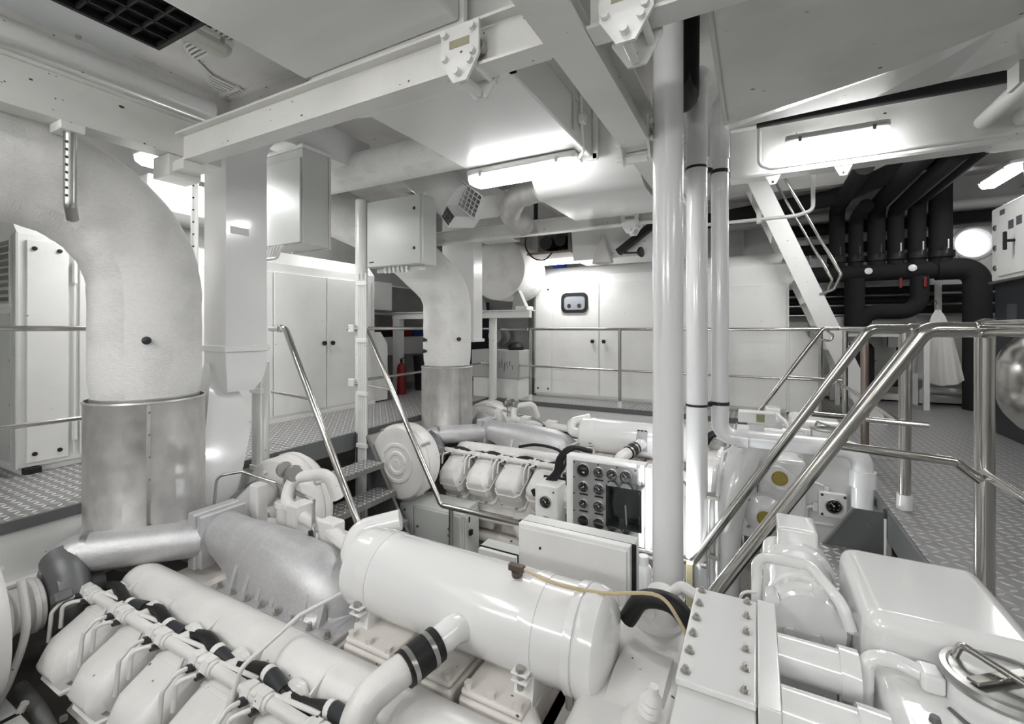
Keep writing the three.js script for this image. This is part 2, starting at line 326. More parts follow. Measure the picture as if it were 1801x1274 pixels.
// ---------------------------------------------------------------- fluorescent fittings
// along: 'u' or 'v'; c: centre on the underside of its mounting
function fitting(label, c, len, along, lit, power = 1, group) {
  const t = thing('fluorescent_light', label, 'light', group);
  const B = (a0, a1, y0, y1, b0, b1, r) => along === 'u' ? box(c[0] + a0, c[0] + a1, c[1] + y0, c[1] + y1, c[2] + b0, c[2] + b1, r) : box(c[0] + b0, c[0] + b1, c[1] + y0, c[1] + y1, c[2] + a0, c[2] + a1, r);
  const h = len / 2;
  obj('housing', B(-h, h, -0.055, 0, -0.085, 0.085, 0.02), white, t);
  const sec = (e) => [[-0.08, -0.056], [0.08, -0.056], [0.075, -0.085], [0.05, -0.115], [-0.05, -0.115], [-0.075, -0.085]].map(q => [q[0] * e, -0.056 + (q[1] + 0.056) * e]);
  const ring = (a, e) => sec(e).map(q => along === 'u' ? P(c[0] + a, c[1] + q[1], c[2] + q[0]) : P(c[0] + q[0], c[1] + q[1], c[2] + a));
  obj('diffuser', ringLoft([ring(-h + 0.005, 0.7), ring(-h + 0.05, 1), ring(h - 0.05, 1), ring(h - 0.005, 0.7)], { crease: 0.4 }), lit ? lampGlow : offLens, t);
  for (const a of [-h * 0.7, h * 0.7]) for (const s of [-1, 1]) obj('clip', B(a - 0.012, a + 0.012, -0.07, -0.03, s * 0.087 - 0.006, s * 0.087 + 0.006, 0.002), boltSteel, t);
  if (lit) {
    const l = new THREE.RectAreaLight('#ffffff', LAMP * power, len - 0.06, 0.12);
    l.position.set(c[0], c[1] - 0.122, -c[2]); l.rotation.set(-Math.PI / 2, 0, along === 'u' ? 0 : Math.PI / 2); l.castShadow = true; scene.add(l); l.name = 'fluorescent_tube_light';
  }
  return t;
}
single('lamp_rail', [box(-4.05, -3.97, 2.425, 2.465, 1.35, 3.3, 0.004), box(-4.03, -3.99, 2.465, 3.2, 3.22, 3.26), box(-4.03, -3.99, 2.465, 3.2, 2.66, 2.7)], white, 'white hanging rail carrying the light behind the near exhaust', 'rail');
fitting('lit fluorescent light under the white ceiling duct in the middle', [-1.45, 2.21, 2.86], 0.84, 'u', true, 0.8);
fitting('lit fluorescent light on the white girder above the ladder', [0.53, 2.575, 4.28], 0.66, 'u', true);
fitting('lit fluorescent light hanging above the white control panel', [2.36, 2.78, 6.9], 0.8, 'v', true, 0.7);
fitting('lit fluorescent light above the far generator enclosure', [-2.45, 2.1, 6.15], 0.76, 'u', true);
fitting('lit fluorescent light behind the near lagged exhaust pipe', [-4.12, 2.42, 2.15], 0.9, 'v', true, 1.7);
fitting('small lit light behind the pole with the hanging panel box', [-4.5, 2.5, 4.2], 0.6, 'v', true, 0.7);
fitting('unlit ceiling light beside the black air grille', [-3.5, 3.19, 1.72], 0.6, 'v', false);
fitting('unlit ceiling light above the near exhaust elbow', [-4.75, 3.19, 2.15], 0.6, 'v', false);
fitting('lit fluorescent light over the walkway behind the viewer, left', [-2.62, 2.9, -0.95], 1.1, 'v', true, 1.0);
fitting('lit fluorescent light over the walkway behind the viewer, middle', [-0.68, 2.9, -0.6], 1.2, 'v', true, 0.3);
fitting('lit fluorescent light over the right deck beside the viewer', [1.9, 2.245, 0.6], 1.2, 'v', true, 0.12);
fitting('lit fluorescent light over the right deck near the bulkhead', [3.4, 3.0, 3.9], 1.2, 'u', true, 0.8);
fitting('lit fluorescent light hidden behind the white girder over the ladder foot', [0.9, 2.95, 5.55], 1.2, 'u', true, 1.1);
// wall lights on the hull behind the viewer: the pillar, lagging and enclosure fronts are lit from that side
for (const [u, l] of [[-2.4, 'lit wall light on the hull behind the viewer, left one'], [0.2, 'lit wall light on the hull behind the viewer, right one']]) {
  const t = thing('wall_light', l, 'light', 'wall lights behind the viewer');
  obj('housing', box(u - 0.65, u + 0.65, 1.82, 2.0, V0, V0 + 0.05, 0.015), white, t);
  obj('diffuser', box(u - 0.63, u + 0.63, 1.835, 1.985, V0 + 0.051, V0 + 0.1, 0.02), lampGlow, t);
  const a = new THREE.RectAreaLight('#ffffff', LAMP * 0.75, 1.24, 0.14); a.position.set(u, 1.91, -V0 - 0.106); a.castShadow = true; a.name = 'wall_tube_light'; scene.add(a);
}
// ---------------------------------------------------------------- overhead steel: hoist beams and trolleys
single('hoist_beam', [ibeam('u', 1.5, 2.04, 2.22, 0.1, -3.2, -0.652), box(-3.24, -3.06, 1.96, 2.089, 1.42, 1.6, 0.004), box(-3.06, -2.94, 1.985, 2.039, 1.44, 1.56, 0.004)], beamPaint, 'near white hoist beam running over the near engine', 'beam');
single('hoist_beam', [ibeam('u', 4.42, 2.05, 2.2, 0.1, -3.5, -0.66)], beamPaint, 'far white hoist beam running over the far engine', 'beam');
single('hoist_beam', [ibeam('u', 1.5, 2.04, 2.22, 0.1, -0.498, 3.2)], beamPaint, 'short white hoist beam right of the cross beam at the top edge', 'beam');
single('cross_beam', [ibeam('v', -0.575, 2.035, 2.26, 0.15, -1.5, 4.6)], beamPaint, 'wide white cross beam descending from the top towards the pillar', 'beam');
{
  const b = thing('ceiling_girder', 'white girder above the ladder carrying a fluorescent light', 'beam');
  obj('girder', ibeam('u', 4.45, 2.33, 2.78, 0.16, -0.2, 4.95, 0.018, 0.014), white, b);
  for (const u of [0.12, 0.6, 2.4]) obj('lifting_eye', prism([[u - 0.06, 2.33], [u + 0.06, 2.33], [u + 0.022, 2.25], [u - 0.022, 2.25]], 'v', 4.375, 4.39), white, b);
  for (const u of [0.12, 0.6, 2.4]) obj('eye_hole', rod([u, 2.272, 4.374], [u, 2.272, 4.391], 0.009, 12), black, b);
  obj('conduit', pipe([[0.02, 2.9, 4.35], [0.02, 2.42, 4.35], [0.1, 2.38, 4.36], [2.2, 2.38, 4.36]], 0.016, 0.06, 10), white, b);
}
function trolley(label, c, along, side) {     // push trolley clamped around a beam flange
  const t = thing('beam_trolley', label, 'trolley');
  const f = (a, y, b) => along === 'u' ? [c[0] + a, c[1] + y, c[2] + b] : [c[0] + b, c[1] + y, c[2] + a];
  for (const s of [-1, 1]) {
    const o = [[-0.085, 0.13], [0.085, 0.13], [0.085, 0], [0.03, -0.085], [-0.03, -0.085], [-0.085, 0]];
    obj('side_plate', prism(o.map(q => along === 'u' ? [c[0] + q[0], c[1] + q[1]] : [c[2] + q[0], c[1] + q[1]]), along === 'u' ? 'v' : 'u', (along === 'u' ? c[2] : c[0]) + s * 0.068, (along === 'u' ? c[2] : c[0]) + s * 0.08), white, t);
    for (const q of [[-0.062, 0.1], [0.062, 0.1], [-0.062, 0.01], [0.062, 0.01], [0, -0.055]]) obj('bolt', bolt(f(q[0], q[1], s * 0.08), along === 'u' ? [0, 0, s] : [s, 0, 0], 0.014, 0.02), white, t);
  }
  obj('name_plate', along === 'u' ? box(c[0] - 0.045, c[0] + 0.045, c[1] + 0.045, c[1] + 0.075, c[2] - 0.082, c[2] - 0.0795) : box(c[0] + 0.0795, c[0] + 0.082, c[1] + 0.045, c[1] + 0.075, c[2] - 0.045, c[2] + 0.045), S({ color: '#a39f86', roughness: 0.5 }), t);
  obj('axle', [rod(f(0, -0.055, -0.11), f(0, -0.055, 0.11), 0.014), rod(f(0.05, -0.02, -0.1), f(0.05, -0.02, 0.1), 0.013)], white, t);
  for (const s of [-1, 1]) obj('wheel', rod(f(s * 0.05, 0.055, -0.045), f(s * 0.05, 0.055, -0.012), 0.03, 18), boltSteel, t);
  obj('hook_eye', boxAt([c[0], c[1] - 0.07, c[2]], along === 'u' ? 0.03 : 0.12, 0.03, along === 'u' ? 0.12 : 0.03, 0.006), white, t);
}
trolley('bolted white trolley hanging on the near hoist beam above the duct', [-0.985, 2.065, 1.5], 'u');
trolley('white trolley on the near hoist beam right of the cross beam', [-0.36, 2.03, 1.5], 'u');
trolley('white trolley on the cross beam next to the pillar', [-0.575, 2.04, 2.52], 'v');
trolley('small white trolley on the far hoist beam', [-1.06, 2.04, 4.42], 'u');
// ---------------------------------------------------------------- ventilation trunks
{
  const t = thing('ventilation_casing', 'large pale sheet metal air trunk at the top of the picture', 'duct');
  obj('trunk', box(-2.24, -1.19, 2.45, 3.19, -1.6, 1.72, 0.015), ductPaint, t);
  obj('flange', [box(-2.2, -1.17, 2.44, 3.19, 1.722, 1.75)], white, t);
}
{
  const t = thing('air_duct', 'glossy white duct box carrying the middle fluorescent light', 'duct');
  obj('duct_body', box(-1.87, -0.98, 2.2115, 3.15, 1.82, 2.98, 0.012), ductPaint, t);
  obj('flange', [box(-1.9, -0.95, 2.2, 2.24, 1.79, 1.8195), box(-0.979, -0.95, 2.2, 3.1, 1.79, 1.8195)], white, t);
  obj('flange', [box(-1.9, -0.95, 2.195, 2.235, 2.982, 3.01), box(-0.978, -0.945, 2.2, 3.1, 2.982, 3.01)], white, t);
  obj('seam', [box(-0.978, -0.974, 2.46, 2.466, 1.83, 2.97), box(-0.978, -0.968, 2.25, 3.1, 2.6, 2.612)], shade, t);
  obj('cable', pipe([[-0.965, 3.0, 2.72], [-0.965, 2.34, 2.72], [-0.99, 2.2, 2.83], [-1.03, 2.18, 2.86]], 0.011, 0.05, 8), white, t);
  obj('cable_gland', box(-0.978, -0.94, 2.33, 2.38, 2.69, 2.75, 0.006), white, t);
}
{
  const t = thing('air_duct', 'pale duct with rounded underside behind the middle light', 'duct');
  const pr = []; for (let i = 0; i <= 6; i++) { const a = Math.PI + i / 6 * Math.PI / 2; pr.push([3.35 + Math.cos(a) * 0.3, 2.36 + Math.sin(a) * 0.3]); } for (let i = 0; i <= 4; i++) { const a = -Math.PI / 2 + i / 4 * Math.PI / 2; pr.push([4.05 + Math.cos(a) * 0.25, 2.31 + Math.sin(a) * 0.25]); }
  obj('duct_body', prism([...pr, [4.3, 3.15], [3.05, 3.15]], 'u', -1.5, -0.7), ductPaint, t);
  obj('spiral_pipe', pipe([[-1.48, 2.28, 3.6], [-1.9, 2.24, 3.65], [-2.1, 2.16, 3.85], [-2.1, 2.1, 4.2]], 0.105, 0.2, 22), galv, t, 'bare metal spiral pipe');
  obj('pipe_collar', rod([-1.62, 2.268, 3.615], [-1.66, 2.264, 3.62], 0.118, 22), white, t);
}
{
  const t = thing('ventilation_casing', 'huge grey-white casing filling the ceiling at the upper right', 'duct');
  const pts = (y, a) => a.map(q => P(q[0], y, q[1]));
  obj('casing', ringLoft([pts(2.25, [[-0.17, -1.6], [4.4, -1.6], [4.4, -0.1], [0.86, 2.52], [0.58, 2.7], [-0.17, 2.98]]), pts(2.33, [[-0.17, -1.6], [4.4, -1.6], [4.4, 3.12], [0.86, 3.15], [0.58, 3.18], [-0.17, 3.25]]), pts(3.19, [[-0.17, -1.6], [4.4, -1.6], [4.4, 3.12], [0.86, 3.15], [0.58, 3.18], [-0.17, 3.25]])], { crease: 0.01 }), S({ map: paintMap([0.82, 0.82, 0.805], 14, 0.1), roughness: 0.3, clearcoat: 0.2, clearcoatRoughness: 0.25 }), t);
  obj('weld_seam', [pipe([[-0.155, 2.246, -1.5], [-0.155, 2.246, 2.9]], 0.012, 0), box(1.1, 1.12, 2.22, 2.36, 3.05, 3.17, 0.003)], shade, t);
}
single('insulated_pipe', rod([0.0, 2.68, 3.95], [4.95, 2.68, 3.95], 0.1, 20), foam, 'black insulated pipe between the upper right casing and the white girder', 'pipe');
single('ceiling_pipe', pipe([[1.42, 2.52, 2.2], [1.42, 2.52, 4.86], [1.42, 3.1, 4.95]], 0.05, 0.06), white, 'thinner white pipe under the ceiling at the far right, running into depth', 'pipe');
{
  const t = thing('ceiling_pipe', 'thicker white pipe under the ceiling at the far right with a bend', 'pipe');
  obj('pipe_run', pipe([[1.62, 2.52, 2.4], [1.62, 2.5, 5.0], [3.4, 2.5, 5.0]], 0.055, 0.07), white, t);
  obj('pipe_sleeve', rod([1.62, 2.519, 3.1], [1.62, 2.512, 3.9], 0.066, 18), white, t);
}
single('ceiling_pipe', [pipe([[0.42, 2.75, 4.55], [0.42, 2.05, 4.6], [0.3, 2.02, 4.62], [-0.6, 2.02, 4.62]], 0.016, 0.05, 10), box(0.0, 0.03, 1.99, 2.08, 4.6, 4.66, 0.003)], white, 'thin white conduit looping below the white girder', 'pipe');
// ---------------------------------------------------------------- upper left
single('ceiling_beam', [box(-3.19, -3.05, 2.09, 2.31, -1.8, 1.72, 0.004), box(-3.21, -3.03, 2.3105, 2.325, -1.8, 1.72)], beamPaint, 'white ceiling beam above the near lagged exhaust', 'beam');
single('ceiling_pipe', [rod([-3.17, 2.475, -1.8], [-3.17, 2.475, 1.72], 0.066, 22)], white, 'white pipe crossing the upper left corner above the beam', 'pipe');
{
  const t = thing('air_handler', 'pale grey air unit with a black grid outlet at the upper left', 'air unit');
  obj('casing', box(-3.06, -2.2, 2.53, 3.1, 0.1, 1.215, 0.006), S({ color: '#cdd0d1', roughness: 0.35 }), t);
  const g = [box(-2.7, -2.24, 2.475, 2.529, 0.25, 0.27), box(-2.7, -2.24, 2.475, 2.529, 1.19, 1.21), box(-2.7, -2.68, 2.475, 2.529, 0.27, 1.19), box(-2.26, -2.24, 2.475, 2.529, 0.27, 1.19)];
  for (let i = 1; i < 9; i++) g.push(box(-2.68, -2.26, 2.48, 2.515, 0.27 + i * 0.102 - 0.005, 0.27 + i * 0.102 + 0.005));
  for (let i = 1; i < 4; i++) g.push(box(-2.68 + i * 0.105 - 0.005, -2.68 + i * 0.105 + 0.005, 2.48, 2.515, 0.27, 1.19));
  const gr = obj('grille', g, black, t, 'black square grid'); obj('grille_back', box(-2.679, -2.261, 2.51, 2.528, 0.271, 1.189), rubber, gr);
  for (const [u, v] of [[-3.05, 0.5], [-3.05, 1.0]]) obj('screw', lathe([[0, 0.012], [0.012, 0.012], [0.018, 0.004]], [u + 0.03, 2.53, v], [0, -1, 0], 10), boltSteel, t);
}
{
  const t = thing('cable_bundle', 'parallel white cables clipped to the upper left ceiling', 'cables');
  for (let i = 0; i < 5; i++) obj('cable', pipe([[-3.2, 3.18, 1.86 + i * 0.035], [-3.82 - i * 0.03, 3.18, 1.86 + i * 0.035], [-4.05 - i * 0.045, 3.18, 2.2 + i * 0.02], [-4.06 - i * 0.045, 3.18, 2.48]], 0.011, 0.12, 8), white, t);
  obj('cable_clip', box(-3.62, -3.59, 3.165, 3.199, 1.83, 2.03, 0.003), white, t); obj('cable_clip', box(-4.3, -4.03, 3.165, 3.199, 2.4, 2.43, 0.003), white, t);
}
function strut(label, u, v, y0, y1, mat) {
  const t = thing('hanger_strut', label, 'hanger');
  obj('channel', [pipe([[u, y1, v], [u, y0 + 0.06, v], [u - 0.06, y0, v + 0.03]], 0.026, 0.03, 12)], mat, t);
  obj('bracket', [box(u - 0.09, u + 0.04, y1 - 0.045, y1, v - 0.05, v + 0.05, 0.006)], white, t);
  for (let i = 0; i < 8; i++) { const y = y0 + 0.1 + i * (y1 - y0 - 0.16) / 8; obj('hole', rod([u + 0.018, y, v - 0.018], [u + 0.0205, y, v - 0.0205], 0.007, 8), black, t); }
}
strut('perforated steel hanger in front of the near lagged exhaust', -3.075, 0.985, 1.62, 2.089, brushed);
strut('white perforated hanger behind the near exhaust elbow', -3.92, 2.0, 1.5, 2.425, white);
single('insulated_pipe', [rod([-5.6, 2.53, 3.1], [-1.95, 2.53, 3.1], 0.16, 26)], lagging, 'white lagged pipe crossing behind the hanging cabinet below the ceiling', 'pipe');
// twin-outlet ventilation hood
{
  const t = thing('ventilation_hood', 'white elbow hood with two black grids beside the hanging panel box', 'vent');
  const sec = (c, w, h, tilt) => { const [d, e1, e2] = frame(P(...tilt)); return rrect(w, h, Math.min(w, h) * 0.3, 3).map(q => A3(c).addScaledVector(e1, q[0]).addScaledVector(e2, q[1])); };
  obj('elbow', ringLoft([sec([-3.5, 2.72, 3.78], 0.34, 0.34, [1, 0, 0]), sec([-3.2, 2.7, 3.78], 0.36, 0.36, [1, -0.2, 0]), sec([-2.98, 2.6, 3.79], 0.42, 0.42, [0.85, -0.5, 0]), sec([-2.8, 2.45, 3.8], 0.46, 0.46, [0.7, -0.7, 0]), sec([-2.62, 2.3, 3.82], 0.44, 0.4, [0.7, -0.7, 0])], { crease: 0.7 }), white, t);
  const outlet = (c, X, Z, nx, nz, mat, lab) => {
    const x = P(...X), z = P(...Z), W = x.length(), H = z.length(); x.normalize(); z.addScaledVector(x, -z.dot(x)).normalize(); const n = x.clone().cross(z), o = A3(c);
    if (n.dot(camera.position.clone().sub(o)) < 0) { n.negate(); z.negate(); }
    const m = new THREE.Matrix4().makeBasis(x, n, n.clone().cross(x).negate()).setPosition(o); const put = a => a.map(q => q.applyMatrix4(m));
    const B = (a, b, c2, w, h, d) => { const g = new THREE.BoxGeometry(w, h, d); g.translate(a, b, c2); return g; };
    const g = []; for (let i = 0; i <= nx; i++) g.push(B(-W / 2 + i * W / nx, 0, 0, 0.0055, 0.012, H)); for (let i = 0; i <= nz; i++) g.push(B(0, 0, -H / 2 + i * H / nz, W, 0.012, 0.0055));
    obj('outlet_grid', put(g), mat, t, lab);
    obj('outlet_frame', put([B(0, -0.17, H / 2 + 0.006, W + 0.024, 0.36, 0.01), B(0, -0.17, -H / 2 - 0.006, W + 0.024, 0.36, 0.01), B(W / 2 + 0.007, -0.17, 0, 0.01, 0.36, H + 0.01), B(-W / 2 - 0.007, -0.17, 0, 0.01, 0.36, H + 0.01), B(0, -0.35, 0, W + 0.02, 0.01, H + 0.02)]), white, t);
  };
  outlet([-2.56, 2.37, 3.74], [0.38, -0.3, 0], [-0.2, -0.1, 0.07], 9, 5, white, 'white grid over a dark outlet');
  outlet([-2.76, 2.27, 3.66], [0.27, -0.34, 0], [-0.12, -0.03, 0.03], 10, 3, greySteel, 'dark grid outlet');
}
// vertical supply duct beside the near exhaust
{
  const t = thing('supply_duct', 'tall glossy white duct with curved boot beside the near exhaust', 'duct');
  const o = [[1.86, 0.93], [2.16, 0.93], [2.16, 2.32]]; for (let i = 1; i <= 6; i++) { const a = Math.PI - i / 6 * Math.PI / 2; o.push([2.36 + Math.cos(a) * 0.2, 2.32 + Math.sin(a) * 0.2]); }
  o.push([3.2, 2.52], [3.2, 2.8]); for (let i = 0; i <= 9; i++) { const a = Math.PI / 2 + i / 9 * Math.PI / 2; o.push([2.36 + Math.cos(a) * 0.5, 2.3 + Math.sin(a) * 0.5]); }
  obj('duct_body', prism(o, 'u', -3.52, -3.25), gloss, t);
  obj('flange', [box(-3.535, -3.235, 0.885, 0.93, 1.845, 2.175, 0.003), box(-3.27, -3.24, 0.89, 0.925, 1.835, 1.865, 0.003)], white, t);
  const R = (y, cu, cv, hu, hv) => [[-hu, -hv], [hu, -hv], [hu, hv], [-hu, hv]].map(q => P(cu + q[0], y, cv + q[1]));
  obj('boot', ringLoft([R(0.885, -3.385, 2.01, 0.135, 0.15), R(0.78, -3.385, 2.01, 0.135, 0.15), R(0.68, -3.385, 2.0, 0.13, 0.13), R(0.6, -3.39, 1.98, 0.12, 0.1)], { crease: 0.4 }), gloss, t);
  obj('lower_duct', ringLoft([R(0.8, -3.45, 1.86, 0.03, 0.02), R(0.7, -3.44, 1.88, 0.07, 0.06), R(0.55, -3.42, 1.9, 0.1, 0.12), R(0.3, -3.41, 1.9, 0.12, 0.16), R(0.05, -3.41, 1.87, 0.13, 0.13), R(-0.2, -3.42, 1.82, 0.13, 0.11), R(-0.55, -3.42, 1.8, 0.13, 0.1)], { crease: 0.7 }), gloss, t);
  obj('name_plate', box(-3.25, -3.247, 1.72, 1.77, 1.89, 2.02), boxGrey, t);
}

single('insulated_pipe', [pipe([[-0.42, 3.19, 3.3], [-0.42, 2.6, 3.25], [-0.42, 2.5, 3.05], [-0.42, 2.5, 2.75]], 0.085, 0.12, 18)], foam, 'short black insulated pipe between the cross beam and the thick pillar', 'pipe');
// ---------------------------------------------------------------- lagged exhausts
function exhaust(label, u, v, path, fit) {
  const t = thing('exhaust_pipe', label, 'exhaust pipe', 'lagged exhaust pipes');
  const pts = pathPoints(path, fit.bend, 12);
  const dense = []; for (let i = 0; i < pts.length - 1; i++) { const n = Math.max(1, Math.ceil(pts[i].distanceTo(pts[i + 1]) / 0.07)); for (let k = 0; k < n; k++) dense.push(pts[i].clone().lerp(pts[i + 1], k / n)); } dense.push(pts[pts.length - 1]);
  let s = 0; const rad = dense.map((p, i) => { if (i) s += p.distanceTo(dense[i - 1]); return fit.r * (s < 0.12 ? 0.93 + 0.07 * s / 0.12 : 1) * (1 + 0.006 * Math.sin(s * 31) + 0.006 * (rnd() - 0.5)) - (fit.taper || 0) * Math.max(0, s - 0.8); });
  obj('lagging', sweep(dense, rad, 40), lagging, t, 'white canvas lagging');
  const R = fit.r * 1.07, y0 = path[0][1] - 0.76, y1 = path[0][1] + 0.01;
  const g = obj('heat_shield', [lathe([[0, R], [0.012, R + 0.008], [0.024, R], [y1 - y0 - 0.02, R], [y1 - y0 - 0.01, R + 0.006], [y1 - y0, R], [y1 - y0, R - 0.006], [0, R - 0.006], [0, R]], [u, y0, v], [0, 1, 0], 48)], galv, t, 'bare sheet metal sleeve');
  const a = fit.seam, e = [Math.cos(a), Math.sin(a)];
  obj('seam', boxAt([u + e[0] * (R + 0.002), (y0 + y1) / 2, v + e[1] * (R + 0.002)], 0.004, y1 - y0 - 0.03, 0.035, 0, 0, -Math.atan2(-e[1], e[0]) * -1, 0), galv, g);
  for (let i = 0; i < 6; i++) obj('rivet', lathe([[0, 0.008], [0.005, 0.006]], [u + e[0] * (R + 0.004), y0 + 0.06 + i * 0.13, v + e[1] * (R + 0.004)], [e[0], 0, e[1]], 8), boltSteel, g);
  obj('pipe_collar', lathe([[0, R - 0.03], [0.025, R - 0.028]], [u, y1 - 0.01, v], [0, 1, 0], 40), galv, t);
  obj('turbine_outlet', [rod([u, y0 - 0.25, v], [u, y0 + 0.02, v], 0.17, 26), lathe([[0, 0.24], [0.03, 0.24]], [u, y0 - 0.12, v], [0, 1, 0], 26)], darkCast, t);
  for (const [ang, y] of fit.knobs) { const d = [Math.cos(ang), 0, Math.sin(ang)]; obj('probe_cap', lathe([[0, 0.014], [0.02, 0.016], [0.03, 0.024], [0.045, 0.022], [0.05, 0.012]], [u + d[0] * fit.r * 0.99, y, v + d[2] * fit.r * 0.99], d, 12), panelDark, t); }
  return t;
}
exhaust('large white lagged exhaust pipe with metal sleeve at the left', -3.4, 1.46, [[-3.4, 0.61, 1.46], [-3.4, 1.88, 1.46], [-3.4, 1.9, -1.9]], { r: 0.285, bend: 0.62, seam: -0.38, knobs: [[-0.42, 0.98]] });
exhaust('smaller white lagged exhaust pipe with metal sleeve behind the far engine', -3.24, 4.42, [[-3.24, 0.6, 4.42], [-3.24, 1.5, 4.42], [-3.75, 2.1, 4.05], [-4.6, 2.55, 3.55]], { r: 0.28, bend: 0.5, seam: -0.38, knobs: [[-1.95, 0.92], [-1.95, 0.79], [-0.5, 0.93]] });
// ---------------------------------------------------------------- generator enclosures
const rosette = (parent, p, dir) => obj('door_knob', [lathe([[0, 0.012], [0.02, 0.012], [0.022, 0.03], [0.042, 0.03], [0.045, 0.02]], p, dir, 6), lathe([[0.02, 0.024], [0.04, 0.024]], p, dir, 8)], black, parent);
{
  const t = thing('generator_enclosure', 'white louvred machinery enclosure at the left edge', 'enclosure');
  obj('body', prism([[-5.85, 0.05], [-4.63, 0.05], [-4.63, 1.73], [-4.86, 1.95], [-5.02, 2.05], [-5.85, 2.05]], 'v', 1.36, 2.55), cabinet, t);
  obj('end_frame', [box(-5.85, -4.63, 0.05, 1.215, 1.2, 1.36), box(-4.755, -4.63, 1.215, 1.7, 1.2, 1.36), box(-5.85, -5.385, 1.215, 1.7, 1.2, 1.36), prism([[-5.85, 1.7], [-4.63, 1.7], [-4.63, 1.73], [-4.86, 1.95], [-5.02, 2.05], [-5.85, 2.05]], 'v', 1.2, 1.36)], cabinet, t);
  obj('plinth', box(-5.83, -4.66, 0, 0.05, 1.22, 2.53), cabinet, t);
  obj('foot', box(-4.68, -4.6, 0.0, 0.045, 1.23, 1.32, 0.004), black, t);
  const D = (v0, v1, y0, y1) => { const d = obj('door', box(-4.629, -4.612, y0, y1, v0, v1, 0.004), cabinet, t); for (const [y, v] of [[y0 + 0.06, v0 + 0.04], [y0 + 0.06, v1 - 0.05], [y1 - 0.06, v0 + 0.04], [y1 - 0.06, v1 - 0.05]]) obj('latch', lathe([[0, 0.016], [0.01, 0.014], [0.012, 0.008]], [-4.612, y, v], [1, 0, 0], 12), black, d); };
  D(1.245, 1.47, 0.08, 1.69); D(1.535, 2.1, 0.08, 1.69); D(2.12, 2.5, 0.08, 1.69);
  obj('hinge', [rod([-4.615, 0.1, 1.503], [-4.615, 1.68, 1.503], 0.008, 8), rod([-4.61, 0.2, 1.503], [-4.61, 0.34, 1.503], 0.017, 10), rod([-4.61, 1.4, 1.503], [-4.61, 1.55, 1.503], 0.017, 10)], cabinet, t);
  obj('corner_trim', [box(-4.66, -4.605, 0.05, 1.73, 1.185, 1.2, 0.002), box(-4.7, -4.69, 0.06, 1.72, 1.19, 1.2)], boxGrey, t);
  const l = obj('louvre_frame', [box(-5.4, -4.73, 1.69, 1.72, 1.19, 1.1995), box(-5.4, -4.73, 1.2, 1.23, 1.19, 1.1995), box(-4.76, -4.73, 1.23, 1.69, 1.19, 1.1995), box(-5.4, -5.37, 1.23, 1.69, 1.19, 1.1995)], cabinet, t);
  for (let i = 0; i < 9; i++) obj('slat', boxAt([-5.065, 1.245 + i * 0.053, 1.222], 0.62, 0.004, 0.05, 0, 0.6), cabinet, l);
  for (const y of [1.15, 0.82, 0.5, 0.2]) obj('screw', lathe([[0, 0.012], [0.01, 0.01]], [-4.75, y, 1.2], [0, 0, -1], 10), boltSteel, t);
  obj('side_panel', box(-5.7, -4.73, 0.08, 1.16, 1.192, 1.1995), boxGrey, t);
  obj('roof_lug', boxAt([-4.95, 2.03, 1.32], 0.06, 0.06, 0.1, 0.01), cabinet, t);
}
{
  const t = thing('generator_enclosure', 'white double-door enclosure behind the left stairs', 'enclosure');
  obj('body', prism([[-5.9, 0.04], [-4.73, 0.04], [-4.73, 1.78], [-4.85, 1.93], [-5.9, 1.93]], 'v', 2.65, 4.74), cabinet, t);
  obj('plinth', box(-5.88, -4.7, 0, 0.04, 2.66, 4.73), cabinet, t);
  for (const [v0, v1, kv] of [[2.72, 3.2, 0], [3.22, 3.915, 3.86], [3.93, 4.66, 3.985]]) { const d = obj('door', box(-4.729, -4.71, 0.07, 1.68, v0, v1, 0.004), cabinet, t); if (kv) rosette(d, [-4.71, 0.87, kv], [1, 0, 0]); }
  obj('low_box', prism([[4.745, 0.02], [5.02, 0.02], [5.02, 0.83], [4.88, 1.0], [4.745, 1.0]], 'u', -5.3, -4.75), cabinet, t);
}
